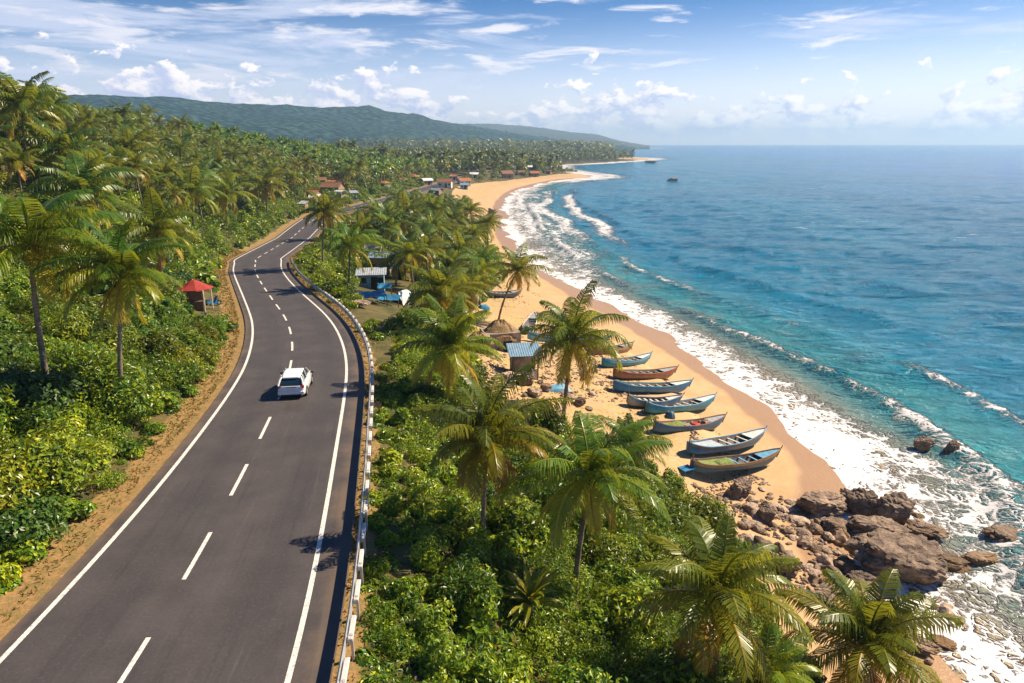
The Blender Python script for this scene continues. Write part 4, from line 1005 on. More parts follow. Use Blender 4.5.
    A = field(5200, -60, -16, 12, 75, lambda st, sd, d: ~st['right'] & (st['dl'] > .7) & (st['dl'] < 34)); mounds(A, .8, .40, 60, .23, .32)
    B = poisson(A, 1.3 + .7 * R.random(len(A)), []); bushes(B, 1.2, 1.5, 210, .205, .50)
    A = field(16000, -190, -18, 40, 420, lambda st, sd, d: ~st['right'] & (st['dl'] > .9) & (d > 55)); mounds(A, 1.6, .8, 30, .55, .28)  # hillside carpet: leaf tone lowered to paint the dark gaps
    B = poisson(A, 2.2 + 1.0 * R.random(len(A)), []); bushes(B, 1.7, 2.4, 50, .52, .47)
    V, T, A = join(parts)
    tag(put('undergrowth', mesh_np('undergrowth', V, None, T, dict(tone=A)), M_LEAF), 'low leafy undergrowth covering the slopes on both sides of the road', 'undergrowth', kind='stuff')
build_undergrowth()
def build_dry_grass():
    R = np.random.default_rng(55); n = 150000
    k = R.integers(0, len(ROAD) - 1, n); ok = ROAD[k, 1] < 125; k = k[ok & (ROAD[k, 1] > 8)]; n = len(k); left = R.random(n) < .62
    lat = np.where(left, -(HW[k] + 1.15 + np.abs(R.normal(0, 1.05, n))), HW[k] + 1.25 + np.abs(R.normal(0, .7, n)))
    P = ROAD[k] + NOR[k] * lat[:, None] + TAN[k] * R.uniform(-.5, .5, n)[:, None]; m = vnoise(P[:, 0], P[:, 1], 2.2, 15) > np.where(left, .28, .28); P = P[m]; st = site(P); n = len(P)
    h = R.uniform(.05, .20, n); d = R.normal(0, .8, (n, 2)); w = .022 + .0012 * P[:, 1]; a = R.uniform(0, 3.14, n); o = np.column_stack([np.cos(a) * w, np.sin(a) * w, 0 * a]); B = np.column_stack([P, st['z'] - .02]); Tp = B + np.column_stack([d * h[:, None], h])
    V = np.stack([B - o, B + o, Tp], 1).reshape(-1, 3); T = np.arange(3 * n).reshape(-1, 3)
    tag(put('dry_grass', mesh_np('dry_grass', V, None, T, dict(tone=np.repeat(np.clip(R.normal(.34, .3, n) + .5 * (vnoise(P[:, 0], P[:, 1], 1.8, 19) - .4), 0, 1), 3))), M_DRY), 'dry golden grass along the verges of the road', 'grass', kind='stuff')
build_dry_grass()

# ------------------------------------------------------------------ guardrail along the seaward edge
M_STEEL = simple('galvanised_steel', (.60, .60, .59), .42, .5, .12, 3, metal=.35, dirt=(.30, .20, .13))
M_CONC = simple('whitewashed_block', (.56, .54, .51), .8, .2, .12, 5, dirt=(.42, .34, .27))
M_REFL = simple('reflector_disc', (.04, .09, .16), .3, .5)
def build_rail():
    i0, i1 = s_of((-4.8, 4.0)), s_of((-34, 108)); off = HW + 1.62
    fx = lambda s, lat, h: (lambda c, n, z, o: np.array([c[0] + n[0] * (o + lat), c[1] + n[1] * (o + lat), z + h]))(np.array([np.interp(s, s_road, ROAD[:, 0]), np.interp(s, s_road, ROAD[:, 1])]), np.array([np.interp(s, s_road, NOR[:, 0]), np.interp(s, s_road, NOR[:, 1])]), np.interp(s, s_road, RZ), np.interp(s, s_road, off))
    c0 = fx(i0 + 8, 0, 0); root = thing('guardrail', 'long pale metal guardrail on posts along the seaward edge of the road', 'guardrail', tuple(c0)); inv = np.array(c0)
    prof = [(-.02, .42), (-.075, .46), (-.075, .52), (-.02, .56), (-.02, .60), (-.075, .64), (-.075, .70), (-.02, .76), (.012, .76), (.012, .42)]
    ss = np.arange(i0, i1, .9); mb = MB(); mb.loft([[fx(s, a, b) - inv for a, b in prof] for s in ss]); mb.build('rail_beam', M_STEEL, root)
    gaps = np.arange(i0 + .5, i1, 1.75)
    for k, s in enumerate(gaps[:100]):
        p = fx(s, .16, 0) - inv; q = fx(s + .2, .16, 0) - inv; rz = math.atan2(q[1] - p[1], q[0] - p[0]) - math.pi / 2
        m = MB(); m.box((0, 0, .30), (.08, .10, .95)).box((-.09, 0, .60), (.12, .10, .22)); o = m.build('post', M_STEEL, root, loc=p); o.rotation_euler = (0, 0, rz)
        if s < i0 + 70:
            m = MB(); m.box((0, 0, .69), (.16, 1.10, .13), bev=.02); o2 = m.build('spacer_block', M_CONC, root, loc=fx(s + .35, .13, 0) - inv); o2.rotation_euler = (0, 0, rz)
        if k % 3 == 0 and s < i0 + 70:
            m = MB(); m.tube([(-.27, 0, .59), (-.22, 0, .59)], .07, 10); o3 = m.build('reflector', M_REFL, root, loc=p); o3.rotation_euler = (0, 0, rz)
build_rail()

# ------------------------------------------------------------------ the white hatchback
M_CARPAINT = simple('white_car_paint', (.80, .80, .80), .22, .5, .03, 2)
MATS['white_car_paint'].node_tree.nodes['Principled BSDF'].inputs['Coat Weight'].default_value = .6
M_GLASS = simple('car_glass', (.012, .035, .05), .06, .8, .1, 3)
M_BLACK = simple('black_plastic', (.02, .02, .022), .5, .4)
M_TYRE = simple('tyre_rubber', (.018, .017, .017), .85, .2)
M_ALLOY = simple('alloy_wheel', (.5, .5, .52), .35, .5, metal=.7)
M_TAILRED = simple('red_lamp_lens', (.55, .02, .015), .15, .6)
M_TAILORANGE = simple('brown_lamp_lens', (.22, .07, .04), .2, .6)  # left lens, browner than the right one
M_PLATE = simple('number_plate', (.72, .70, .62), .5, .4, .05)
def build_car():
    s = s_of(un_road(293, 390)); c = np.array([np.interp(s, s_road, ROAD[:, 0]), np.interp(s, s_road, ROAD[:, 1])])
    p = un_road(293.5, 399); z = float(np.interp(s, s_road, RZ)); tn = np.array([np.interp(s, s_road, TAN[:, 0]), np.interp(s, s_road, TAN[:, 1])]); tn /= np.linalg.norm(tn)
    rz = math.atan2(tn[1], tn[0]) - math.pi / 2 - .06
    cc = p + tn * 1.75; root = thing('hatchback_car', 'white hatchback car driving away along the left lane of the road', 'car', (cc[0], cc[1], z + .012), rz, None, (.97, .90, .96))
    # lower body sections, rear (-y) to front (+y): y, half width, bottom, shoulder
    secs = [(-1.96, .70, .36, .84), (-1.90, .80, .24, .90), (-1.6, .855, .20, .95), (-.8, .87, .19, .95), (.2, .87, .19, .94), (1.0, .865, .20, .92), (1.5, .83, .22, .84), (1.85, .74, .26, .72), (1.95, .62, .34, .62)]
    rings = []
    for y, w, b, t in secs:
        rings.append([(-w * .86, y, b), (w * .86, y, b), (w * .985, y, b + .12), (w, y, b + (t - b) * .55), (w * .97, y, t - .05), (w * .90, y, t), (-w * .90, y, t), (-w * .97, y, t - .05), (-w, y, b + (t - b) * .55), (-w * .985, y, b + .12)])
    mb = MB(); mb.loft(rings); body = mb.build('body', M_CARPAINT, root, True)
    bev = body.modifiers.new('soft', 'BEVEL'); bev.width = .02; bev.segments = 2; bev.limit_method = 'ANGLE'
    # glasshouse in dark glass, roof skin and pillars in paint
    gh = [(-1.88, .70, .90, .93), (-1.70, .70, .91, 1.14), (-1.44, .69, .92, 1.36), (-1.1, .665, .93, 1.445), (-.3, .66, .93, 1.47), (.30, .64, .92, 1.41), (1.15, .68, .90, .93)]
    r2 = []
    for y, w, b, t in gh: wt = w - (t - b) * .24; r2.append([(-w - .07, y, b), (w + .07, y, b), (wt, y, t - .04), (wt - .06, y, t - .005), (-wt + .06, y, t - .005), (-wt, y, t - .04)])
    mb = MB(); mb.loft(r2); mb.build('windows', M_GLASS, root)
    rr = []
    for y, w, t in [(-1.54, .50, 1.35), (-1.40, .545, 1.39), (-1.05, .57, 1.462), (-.3, .57, 1.490), (.20, .55, 1.443), (.38, .52, 1.39)]: rr.append([(-w - .015, y, t - .05), (w + .015, y, t - .05), (w + .01, y, t - .02), (w - .06, y, t + .012), (-w + .06, y, t + .012), (-w - .01, y, t - .02)])
    mb = MB(); mb.loft(rr); mb.build('roof', M_CARPAINT, root, False)
    for sx in (-1, 1):
        mb = MB(); mb.tube([(sx * .775, -1.86, .92), (sx * .70, -1.66, 1.17), (sx * .59, -1.42, 1.37)], [.075, .07, .06], 6)
        mb.tube([(sx * .775, -.28, .92), (sx * .63, -.30, 1.46)], .035, 5); mb.tube([(sx * .77, 1.06, .92), (sx * .64, .42, 1.40)], .04, 5); mb.tube([(sx * .775, -1.25, .93), (sx * .64, -1.22, 1.45)], .05, 5); mb.tube([(sx * .775, -1.9, .93), (sx * .775, 1.06, .93)], .03, 5); mb.build('window_frame', M_CARPAINT, root)
    # tailgate, bumper, lamps, plate
    mb = MB(); mb.box((0, -1.925, .72), (1.12, .05, .36), bev=.02); tg = mb.build('tailgate', M_CARPAINT, root)
    mb = MB(); mb.box((0, -1.957, .70), (.50, .015, .13)); mb.build('number_plate', M_PLATE, tg)
    mb = MB(); mb.box((0, -1.955, .83), (.66, .03, .035), bev=.01); mb.build('tailgate_handle', M_BLACK, tg)
    mb = MB(); mb.tube([(0, -1.85, .955), (.22, -1.83, .99), (.36, -1.80, 1.04)], .012, 5); mb.build('wiper', M_BLACK, tg)
    mb = MB(); mb.box((0, -1.95, .46), (1.62, .16, .26), bev=.05); bp = mb.build('rear_bumper', M_CARPAINT, root)
    mb = MB(); mb.box((0, -1.985, .335), (1.26, .12, .12), bev=.03); mb.build('bumper_skirt', M_BLACK, bp)
    for sx, m in ((-1, M_TAILORANGE), (1, M_TAILRED)):
        mb = MB(); mb.box((sx * .70, -1.905, .835), (.24, .10, .19), bev=.04); mb.build('tail_light', m, root)
        mb = MB(); mb.box((sx * .62, 1.84, .64), (.30, .16, .14), bev=.04); mb.build('headlight', M_PLATE, root)
        mb = MB(); mb.box((sx * .97, .72, .99), (.20, .10, .13), bev=.03).box((sx * .87, .74, .95), (.08, .05, .05)); mb.build('wing_mirror', M_BLACK, root)
        mb = MB(); mb.box((sx * .872, -.10, .80), (.03, .16, .03), bev=.008).box((sx * .87, -1.0, .81), (.03, .16, .03), bev=.008); mb.build('door_handle', M_CARPAINT, root)
        for y in (-1.25, 1.22):
            mb = MB(); mb.tube([(sx * .66, y, .30), (sx * .675, y, .30), (sx * .86, y, .30), (sx * .875, y, .30)], [.27, .305, .305, .27], 20); w = mb.build('wheel', M_TYRE, root, True)
            mb = MB(); mb.tube([(sx * .86, y, .30), (sx * .884, y, .30)], [.20, .17], 14); mb.build('rim', M_ALLOY, w)
            mb = MB(); mb.loft([[(sx * q * 1.0, y + r * math.cos(a), .31 + r * math.sin(a)) for a in np.linspace(-.15, math.pi + .15, 12)] for q, r in ((.872, .33), (.885, .33), (.885, .38), (.868, .38))], cap=False, closed=False); mb.build('wheel_arch', M_BLACK, root)
    mb = MB(); mb.tube([(0, -1.05, 1.46), (0, -1.28, 1.64)], .008, 4); mb.build('aerial', M_BLACK, root)
    mb = MB(); mb.box((0, -1.50, 1.375), (.98, .16, .035), bev=.012); mb.build('roof_spoiler', M_CARPAINT, root)
build_car()

# ------------------------------------------------------------------ fishing boats on the sand
def paint(name, col, worn=(.30, .22, .15)): return simple(name, col, .5, .4, .2, 2.2, dirt=tuple(c * .55 + w * .3 for c, w in zip(col, worn)))
M_BLUE = paint('blue_boat_paint', (.018, .15, .34)); M_TEAL = paint('teal_boat_paint', (.018, .21, .31)); M_NAVY = paint('navy_boat_paint', (.035, .12, .20)); M_LIGHTBLUE = paint('pale_blue_paint', (.12, .34, .52))
M_RED = paint('red_boat_paint', (.38, .06, .035)); M_OCHRE = paint('ochre_boat_paint', (.40, .25, .07)); M_GREYB = paint('grey_boat_paint', (.34, .36, .37)); M_WHITE = paint('white_boat_paint', (.66, .65, .60)); M_BROWN = paint('brown_boat_paint', (.22, .12, .07))
M_INNER = simple('boat_inside', (.21, .18, .15), .85, .2, .3, 3, dirt=(.10, .08, .06))
M_NETG = simple('green_net', (.20, .25, .08), .95, .1, .4, 9, bump=.6); M_TARP = simple('grey_tarpaulin', (.38, .42, .45), .6, .3, .15, 3, bump=.3); M_TARPB = simple('blue_tarpaulin', (.03, .19, .36), .6, .3, .2, 3, bump=.3); M_CLOTHR = simple('red_cloth', (.50, .07, .04), .8, .2, .2, 5)
def build_boat(a, b, label, hull, band, rim, seat, beam=.76, wide=1.0, roll=0.0, deck=None, post=True, lift=0.0):
    """a = stern point, b = bow point on the ground"""
    A = np.array([a[0], a[1], gz(*a[:2])]); B = np.array([b[0], b[1], gz(*b[:2])]); L = np.linalg.norm(B - A); c = (A + B) / 2
    root = thing('fishing_boat', label, 'boat', tuple(c + [0, 0, .03 + lift]), math.atan2(B[1] - A[1], B[0] - A[0]), 'fishing boats drawn up on the beach')
    root.rotation_euler = (roll, -math.asin((B[2] - A[2]) / L), math.atan2(B[1] - A[1], B[0] - A[0]))
    n = 19; t = np.linspace(0, 1, n); X = (t - .5) * L
    W = beam * wide * np.clip((np.sin(math.pi * np.clip(.12 + .86 * t, 0, 1)) ** .62), .03, 1); W[-1] = .035; W[0] *= .55
    sheer = .74 + .30 * np.clip((.22 - t) / .22, 0, 1) ** 1.6 + .62 * np.clip((t - .50) / .50, 0, 1) ** 2.1
    keel = .02 + .72 * np.clip((t - .84) / .16, 0, 1) ** 1.7 + .22 * np.clip((.10 - t) / .10, 0, 1) ** 1.5
    rake = .34 * np.clip((t - .80) / .2, 0, 1) ** 1.5
    prof = [(0, 0), (.42, .03), (.72, .20), (.90, .50), (.97, .74), (1.0, 1.0)]
    def ring(i, w_off=0.0, lo=0, hi=6, zoff=0.0):
        pts = []
        for q, r in prof[lo:hi]: pts.append((X[i] + rake[i] * r, max(W[i] - w_off, .008) * q, keel[i] + zoff + (sheer[i] - keel[i] - zoff) * r))
        return pts
    def skin(lo, hi, off, name, m, parent, th=None, zoff=0.0):
        mb = MB(); rings = []
        for i in range(n):
            R = ring(i, off, lo, hi, zoff); Lh = [(x, -y, z) for x, y, z in reversed(R)]
            rings.append(Lh + R[1:] if lo == 0 else R)
        mb.loft(rings, cap=False, closed=False)
        if lo:
            mb.loft([[(x, -y, z) for x, y, z in r] for r in rings], cap=False, closed=False)
        o = mb.build(name, m, parent, True); return o
    h = skin(0, 5, 0.0, 'hull', hull, root); skin(4, 6, -.006, 'top_strake', band, h)
    # transom
    mb = MB(); R0 = ring(0); mb.add([(x, y, z) for x, y, z in R0] + [(x, -y, z) for x, y, z in reversed(R0)], [tuple(range(12))]); mb.build('transom', hull, h)
    skin(0, 6, .05, 'inner_hull', M_INNER, root, zoff=.10)
    mb = MB()
    for sy in (-1, 1): mb.tube([(X[i] + rake[i], sy * (W[i] - .015), sheer[i] + .012) for i in range(n)], [.042] * n, 6)
    mb.build('gunwale', rim, root)
    for k in ([.16, .29, .41, .53, .65, .76] if deck is None else [.42, .54, .66, .77]):
        i = int(k * (n - 1)); w = W[i]; z = sheer[i] - .17; m = MB(); m.box((X[i] + rake[i] * .8, 0, z), (.20, 1.9 * w * .97, .045)); m.build('thwart', seat, root)
    if deck is not None:
        i0, i1 = 2, 8; mb = MB(); mb.loft([[(X[i], -W[i] * .9, sheer[i] - .10), (X[i], W[i] * .9, sheer[i] - .10), (X[i], W[i] * .9, sheer[i] - .16), (X[i], -W[i] * .9, sheer[i] - .16)] for i in range(i0, i1)]); mb.build('stern_deck', deck, root)
    i0 = n - 5; mb = MB(); mb.loft([[(X[i] + rake[i] * .9, -W[i] * .92, sheer[i] - .05), (X[i] + rake[i] * .9, W[i] * .92, sheer[i] - .05), (X[i] + rake[i] * .85, W[i] * .9, sheer[i] - .09), (X[i] + rake[i] * .85, -W[i] * .9, sheer[i] - .09)] for i in range(i0, n)]); mb.build('bow_deck', seat, root)
    mb = MB(); mb.tube([(X[-1] + rake[-1] - .26, 0, keel[-1] - .1), (X[-1] + rake[-1] - .02, 0, sheer[-1] - .1), (X[-1] + rake[-1] + .16, 0, sheer[-1] + .24)], [.05, .05, .035], 6); mb.build('stem_post', rim, root)
    if post:
        mb = MB(); mb.tube([(X[0] + .04, 0, keel[0] + .1), (X[0] - .03, 0, sheer[0] + .42)], [.055, .045], 6); mb.build('stern_post', M_WOOD, root)
    return root, c, L, W, sheer
P2 = lambda px, py: at(px, py)
def boat_px(x0, y0, x1, y1, *a, **k): return build_boat(P2(x0, y0), P2(x1, y1 + abs(x1 - x0) * .085), *a, **k)
boat_px(690, 474, 774, 458, 'boat nearest the boulders, dark hull with a broad ochre yellow stripe', M_NAVY, M_OCHRE, M_BROWN, M_LIGHTBLUE, wide=.98, deck=M_NETG)
boat_px(687, 456, 760, 438, 'wide blue and white boat with a covered stern, second from the boulders', M_BLUE, M_BROWN, M_LIGHTBLUE, M_WHITE, wide=1.12, deck=M_TARP)
boat_px(653, 434, 720, 424, 'navy boat with nets and red cloth lying inside it', M_NAVY, M_BLUE, M_BROWN, M_GREYB, wide=.95, deck=M_NETG)
boat_px(646, 415, 711, 403, 'bright teal-blue boat with white benches, nearer than the one with a worn grey neighbour', M_TEAL, M_TEAL, M_LIGHTBLUE, M_WHITE)
boat_px(626, 406, 676, 405, 'worn grey dinghy half hidden behind the bright teal-blue boat', M_GREYB, M_LIGHTBLUE, M_GREYB, M_WHITE, wide=.8)
boat_px(613, 392, 687, 387, 'longest blue boat with a raised white-tipped stern', M_BLUE, M_BLUE, M_TEAL, M_WHITE, post=False)
boat_px(613, 379, 673, 374, 'brown and red boat lying between two blue boats', M_BROWN, M_RED, M_BROWN, M_GREYB)
boat_px(602, 368, 648, 361, 'short pale teal boat just above the brown and red boat', M_TEAL, M_LIGHTBLUE, M_TEAL, M_WHITE, post=False)
boat_px(588, 355, 630, 350, 'dark brown boat partly behind the slender dark green palm', M_BROWN, M_OCHRE, M_BROWN, M_GREYB)
boat_px(527, 341, 606, 340, 'long pale blue boat behind the slender palm, farthest of the main row', M_LIGHTBLUE, M_BLUE, M_LIGHTBLUE, M_WHITE, wide=.8, post=False)
boat_px(484, 297, 519, 295, 'dark boat under the leaning beach palm beyond the huts', M_NAVY, M_BROWN, M_GREYB, M_GREYB, wide=1.2)
boat_px(434, 246, 449, 250, 'grey boat lying under the trees of the coastal grove', M_GREYB, M_WHITE, M_GREYB, M_GREYB, wide=1.1, post=False)
boat_px(526, 335, 534, 322, 'small white and teal boat seen end-on above the blue roofed hut', M_TEAL, M_WHITE, M_WHITE, M_GREYB, post=False)

def lump(name, label, cat, loc, sz, m, rz=0.0, seed=0, group=None):
    """a heaped soft thing: nets, cloth, sheet"""
    n = 12; R = np.random.default_rng(seed); g = np.linspace(-1, 1, n); V = []; F = []
    for y in g:
        for x in g:
            d = max(abs(x), abs(y)); V.append((x * sz[0] / 2 * (1 - .12 * abs(y)) + R.normal(0, .01), y * sz[1] / 2 * (1 - .12 * abs(x)), sz[2] * (1 - d ** 4) * (.6 + .8 * vnoise([x * 3 + seed], [y * 3], 1, seed, 2)[0]) - .02))
    for j in range(n - 1):
        for i in range(n - 1): F.append((j * n + i, j * n + i + 1, (j + 1) * n + i + 1, (j + 1) * n + i))
    mb = MB(); mb.add(V, F); k = len(V); mb.add([(-sz[0] * .4, -sz[1] * .4, -.05), (sz[0] * .4, -sz[1] * .4, -.05), (sz[0] * .4, sz[1] * .4, -.05), (-sz[0] * .4, sz[1] * .4, -.05)], [(0, 3, 2, 1)])
    o = mb.build(name, m, None, True); o.location = loc; o.rotation_euler = (0, 0, rz); tag(o, label, cat, group); return o
def on_boat(px0, px1, k): px1 = (px1[0], px1[1] + abs(px1[0] - px0[0]) * .085); a = np.array(P2(*px0)); b = np.array(P2(*px1)); return a + (b - a) * k, math.atan2(b[1] - a[1], b[0] - a[0])
p, r = on_boat((653, 434), (720, 424), .60); lump('cloth', 'folded red cloth lying in the navy boat', 'cloth', (p[0], p[1], p[2] + .62), (.8, .8, .2), M_CLOTHR, r, 1)
p, r = on_boat((653, 434), (720, 424), .76); lump('fishing_net', 'brown heaped net in the bow of the navy boat', 'fishing net', (p[0], p[1], p[2] + .66), (.9, .75, .3), M_BROWN, r, 2)
p, r = on_boat((653, 434), (720, 424), .30); lump('fishing_net', 'yellow-green net spread over the stern of the navy boat', 'fishing net', (p[0], p[1], p[2] + .70), (1.8, .95, .18), M_NETG, r, 3)
p, r = on_boat((690, 474), (774, 458), .36); lump('fishing_net', 'green and grey net heaped in the ochre striped boat', 'fishing net', (p[0], p[1], p[2] + .70), (1.7, .95, .2), M_NETG, r, 4)
p, r = on_boat((690, 474), (774, 458), -.045)
mb = MB(); mb.box((0, 0, .55), (.95, .8, .05)); mb.box((-.40, .3, .26), (.07, .07, .52)); mb.box((-.40, -.3, .26), (.07, .07, .52)); mb.box((.40, .3, .26), (.07, .07, .52)); mb.box((.40, -.3, .26), (.07, .07, .52))
o = mb.build('fish_table', M_TARPB, None, loc=(p[0], p[1], p[2] - .05)); o.rotation_euler = (0, 0, r); tag(o, 'bright blue plank table standing at the stern of the ochre striped boat', 'table')
b = at(670, 417); lump('fishing_net', 'dark net bundle on the sand between the teal-blue and navy boats', 'fishing net', tuple(b), (.8, .8, .5), M_NAVY, .3, 8)
b = at(556, 390); lump('tarpaulin', 'crumpled pale blue sheet on the ground beside the boulders near the huts', 'tarpaulin', tuple(b), (2.6, 1.4, .5), M_LIGHTBLUE, .3, 9)
b = at(467, 300); lump('tarpaulin', 'long pale tarpaulin spread on the sand beyond the thatched hut', 'tarpaulin', tuple(b), (4.4, 2.2, .9), M_GREYB, .1, 10)
b = at(484, 309); lump('tarpaulin', 'small bright blue bundle on the sand above the dark bushes', 'tarpaulin', tuple(b), (1.8, 1.0, .6), M_TARPB, .5, 11)

# ------------------------------------------------------------------ rocks
def rock_mesh(seed, flat=.7, sub=3, jag=.35, np_=16):
    import bmesh
    R = np.random.default_rng(seed); bm = bmesh.new(); bmesh.ops.create_icosphere(bm, subdivisions=sub, radius=1.0)
    planes = [(unit(R.normal(0, 1, 3)), R.uniform(.50, .88)) for _ in range(np_)]; so = Vector(R.uniform(0, 50, 3).tolist())
    for v in bm.verts:
        p = np.array(v.co)
        for nrm, d in planes:
            k = p @ nrm
            if k > d: p = p - nrm * (k - d) * .92
        pv = Vector(p.tolist()); k = mnoise.fractal(pv * 2.1 + so, .9, 2.2, 5) * .13 + mnoise.noise(pv * .9 + so) * jag * .5
        if sub > 3:
            w = pv * 1.9 + so + mnoise.noise_vector(pv * 2.5 + so) * .25; d4 = mnoise.voronoi(w)[0]; e = min(1.0, (d4[1] - d4[0]) * 4.5); k += (mnoise.cell(w * 1.0) - .5) * .06 - (1 - e) * .11
            led = (p[2] * 3.2 + mnoise.noise(pv * 1.3 + so) * 1.6) % 1.0; k += (.5 - led) * .07
        p = p * (1 + k); p[2] *= flat; v.co = p
    me = bpy.data.meshes.new('rock'); bm.to_mesh(me); bm.free(); me.polygons.foreach_set('use_smooth', [False] * len(me.polygons)); return me
ROCKS = [rock_mesh(i, [.7, .6, .8, .55, .75, .65][i], 5, [.22, .35, .35, .35, .3, .35][i], [8, 16, 16, 16, 10, 16][i]) for i in range(6)]; ROCKS_SM = [rock_mesh(20 + i, .65, 3, .35, 10) for i in range(5)]
for i, me in enumerate(ROCKS): me.materials.append(M_ROCK)
ROCKS_PALE = [me.copy() for me in ROCKS]
for me in ROCKS_PALE: me.materials.clear(); me.materials.append(M_ROCKL)
for i, me in enumerate(ROCKS_SM): me.materials.append(M_ROCKL if i % 2 == 0 else M_ROCK)
def rock(px, py, wpx, label, var=0, hk=.55, dk=.8, rz=None, pale=False, sink=.18, group=None, base=None):
    b = at(px, py) if base is None else base
    if b[2] < SEA_Z - .15: bb = un(px, py, SEA_Z); b = np.array([bb[0], bb[1], SEA_Z - .15])
    w = wpx * depth_of(b) / FPX / 1.75; o = put('rock', (ROCKS_PALE if pale else ROCKS)[var % 6], None)
    h = w * hk * 1.4; o.location = (b[0], b[1] + w * dk * .75, b[2] + h * (.62 - sink)); o.scale = (w, w * dk, h); o.rotation_euler = (0, 0, random.uniform(-.5, .5) if rz is None else rz)
    return tag(o, label, 'rock', group)
BIG = [
 (906, 593, 98, 'huge rounded brown boulder at the waterline, biggest of the rocks', 0, .56, .68, 0.05, False),
 (822, 519, 54, 'wide dark craggy boulder on the sand nearest the boats', 1, .50, .7, .1, False),
 (890, 546, 58, 'dark split boulder between the biggest boulder and the surf', 3, .48, .75, -.2, False),
 (866, 522, 34, 'upright smooth grey boulder perched among dark rocks above the surf', 4, .95, .9, .2, False),
 (902, 527, 48, 'tall dark ridge of rock at the edge of the surf', 2, .72, .7, -.3, False),
 (930, 541, 46, 'low dark rock shelf sloping down into the white water', 5, .34, .7, -.2, False),
 (952, 572, 48, 'rust-brown flat rock with foam around it, seaward of the biggest boulder', 3, .40, .7, -.25, False),
 (982, 566, 40, 'low black rock awash beyond the rust-brown flat rock', 1, .36, .6, .1, False),
 (926, 452, 22, 'left one of two small black rocks out in the foam', 4, .80, .7, 0, False),
 (956, 455, 18, 'right one of two small black rocks out in the foam', 2, .95, .7, 0, False),
 (1014, 548, 40, 'dark brown rock alone in the surf at the edge of the picture', 0, .45, .8, .2, False),
 (745, 500, 30, 'grey-brown boulder with a pointed top beside the beached boats', 2, .65, .8, .2, False),
 (770, 524, 20, 'dark blue-grey cube-like boulder in the middle of the stones', 4, .85, .9, .3, False),
 (752, 514, 15, 'small tan boulder beside the pointed grey-brown boulder', 0, .7, .9, .3, True),
 (875, 607, 24, 'smooth grey oval stone on the sand before the biggest boulder', 5, .55, .9, .1, False),
 (862, 596, 34, 'rusty orange boulder at the foot of the biggest boulder', 1, .75, .8, -.2, False),
 (848, 575, 24, 'dark boulder wedged left of the biggest boulder', 3, .7, .9, .4, False),
 (828, 615, 30, 'mossy yellow-brown rock half buried in sand above the lowest palms', 4, .5, .9, .4, False),
 (915, 652, 50, 'long low dark rock slab where the sand meets the wash, nearest the camera', 1, .30, .55, -.6, False),
 (945, 650, 26, 'small wet rock at the end of the long low slab', 0, .32, .7, -.5, False),
 (788, 580, 34, 'brown crumbling rock overgrown with moss in the stony slope', 5, .7, .8, .2, False),
 (850, 505, 22, 'dark rounded rock between the wide craggy boulder and the surf', 5, .7, .8, 0, False),
 (838, 535, 26, 'brown rock at the inland foot of the dark split boulder', 0, .6, .8, 0, False),
 (675, 181, 12, 'lone black rock with white water far out in the bay', 2, .32, .6, 0, False),
 (651, 163, 18, 'low black reef just off the wooded headland', 5, .16, .35, 0, False),
 (528, 387, 21, 'grey pyramid shaped boulder just below the blue roofed hut', 2, .8, .9, .3, False),
 (534, 398, 16, 'tan boulder beside the grey pyramid boulder near the hut', 0, .7, .9, 0, True),
 (580, 407, 13, 'single rounded boulder on grass beside the trunk of the slender palm', 4, .75, .9, 0, False),
 (510, 382, 18, 'pale boulder at the lower corner of the blue roofed hut', 3, .65, .9, .5, True),
 (545, 392, 14, 'round brown boulder left of the crumpled blue sheet', 1, .7, .9, .5, False),
 (590, 402, 0, '', 0, .5, .5, 0, False),
 (538, 318, 12, 'lone dark boulder on the open sand above the blue roofed hut', 3, .6, .9, .5, False),
 (358, 308, 22, 'low sandy rock showing among shrubs just inside the guardrail bend', 1, .4, .8, 0, True),
 (486, 340, 0, '', 0, .5, .5, 0, False),
 (184, 309, 9, 'dark rock left of the red roofed stall', 0, .8, .8, 0, False),
]
for px, py, w, lab, v, hk, dk, rz, pale in BIG:
    if w: rock(px, py, w, lab, v, hk, dk, rz, pale)
def scatter_rocks():
    R = np.random.default_rng(77); n = 0
    spots = [(700, 488, 850, 610, 82, 5, 14), (740, 500, 860, 600, 20, 10, 20), (800, 500, 930, 640, 22, 6, 15), (800, 505, 960, 575, 34, 8, 22), (800, 560, 900, 650, 22, 7, 18), (870, 600, 955, 670, 14, 7, 16), (520, 380, 620, 425, 10, 4, 8), (490, 375, 600, 415, 16, 5, 9), (455, 340, 520, 372, 10, 4, 7), (700, 470, 760, 500, 8, 4, 6)]
    for x0, y0, x1, y1, cnt, s0, s1 in spots:
        k = 0
        while k < cnt:
            px, py = R.uniform(x0, x1), R.uniform(y0, y1)
            if y1 in (610, 600) and not (abs((py - 495) - (px - 720) * .62) < 38): continue
            b = at(px, py)
            if b[2] < -9.9 and R.random() < .45: continue
            if b[2] < SEA_Z - .5: continue
            w = R.uniform(s0, s1) * (1 if R.random() < .75 else 1.5) * depth_of(b) / FPX / 1.8
            o = put('rock', ROCKS_SM[int(R.integers(0, 5))], None); h = w * R.uniform(.6, 1.1)
            o.location = (b[0], b[1], b[2] + h * .18); o.scale = (w, w * R.uniform(.7, 1), h); o.rotation_euler = (R.uniform(-.2, .2), R.uniform(-.2, .2), R.uniform(0, 6.28))
            if px > 640: tag(o, 'loose stone among the boulders of the stony shore', 'rock', 'stones of the rocky shore')
            else: tag(o, 'loose stone on the ground around the thatched and blue roofed huts', 'rock', 'stones around the huts')
            k += 1
scatter_rocks()
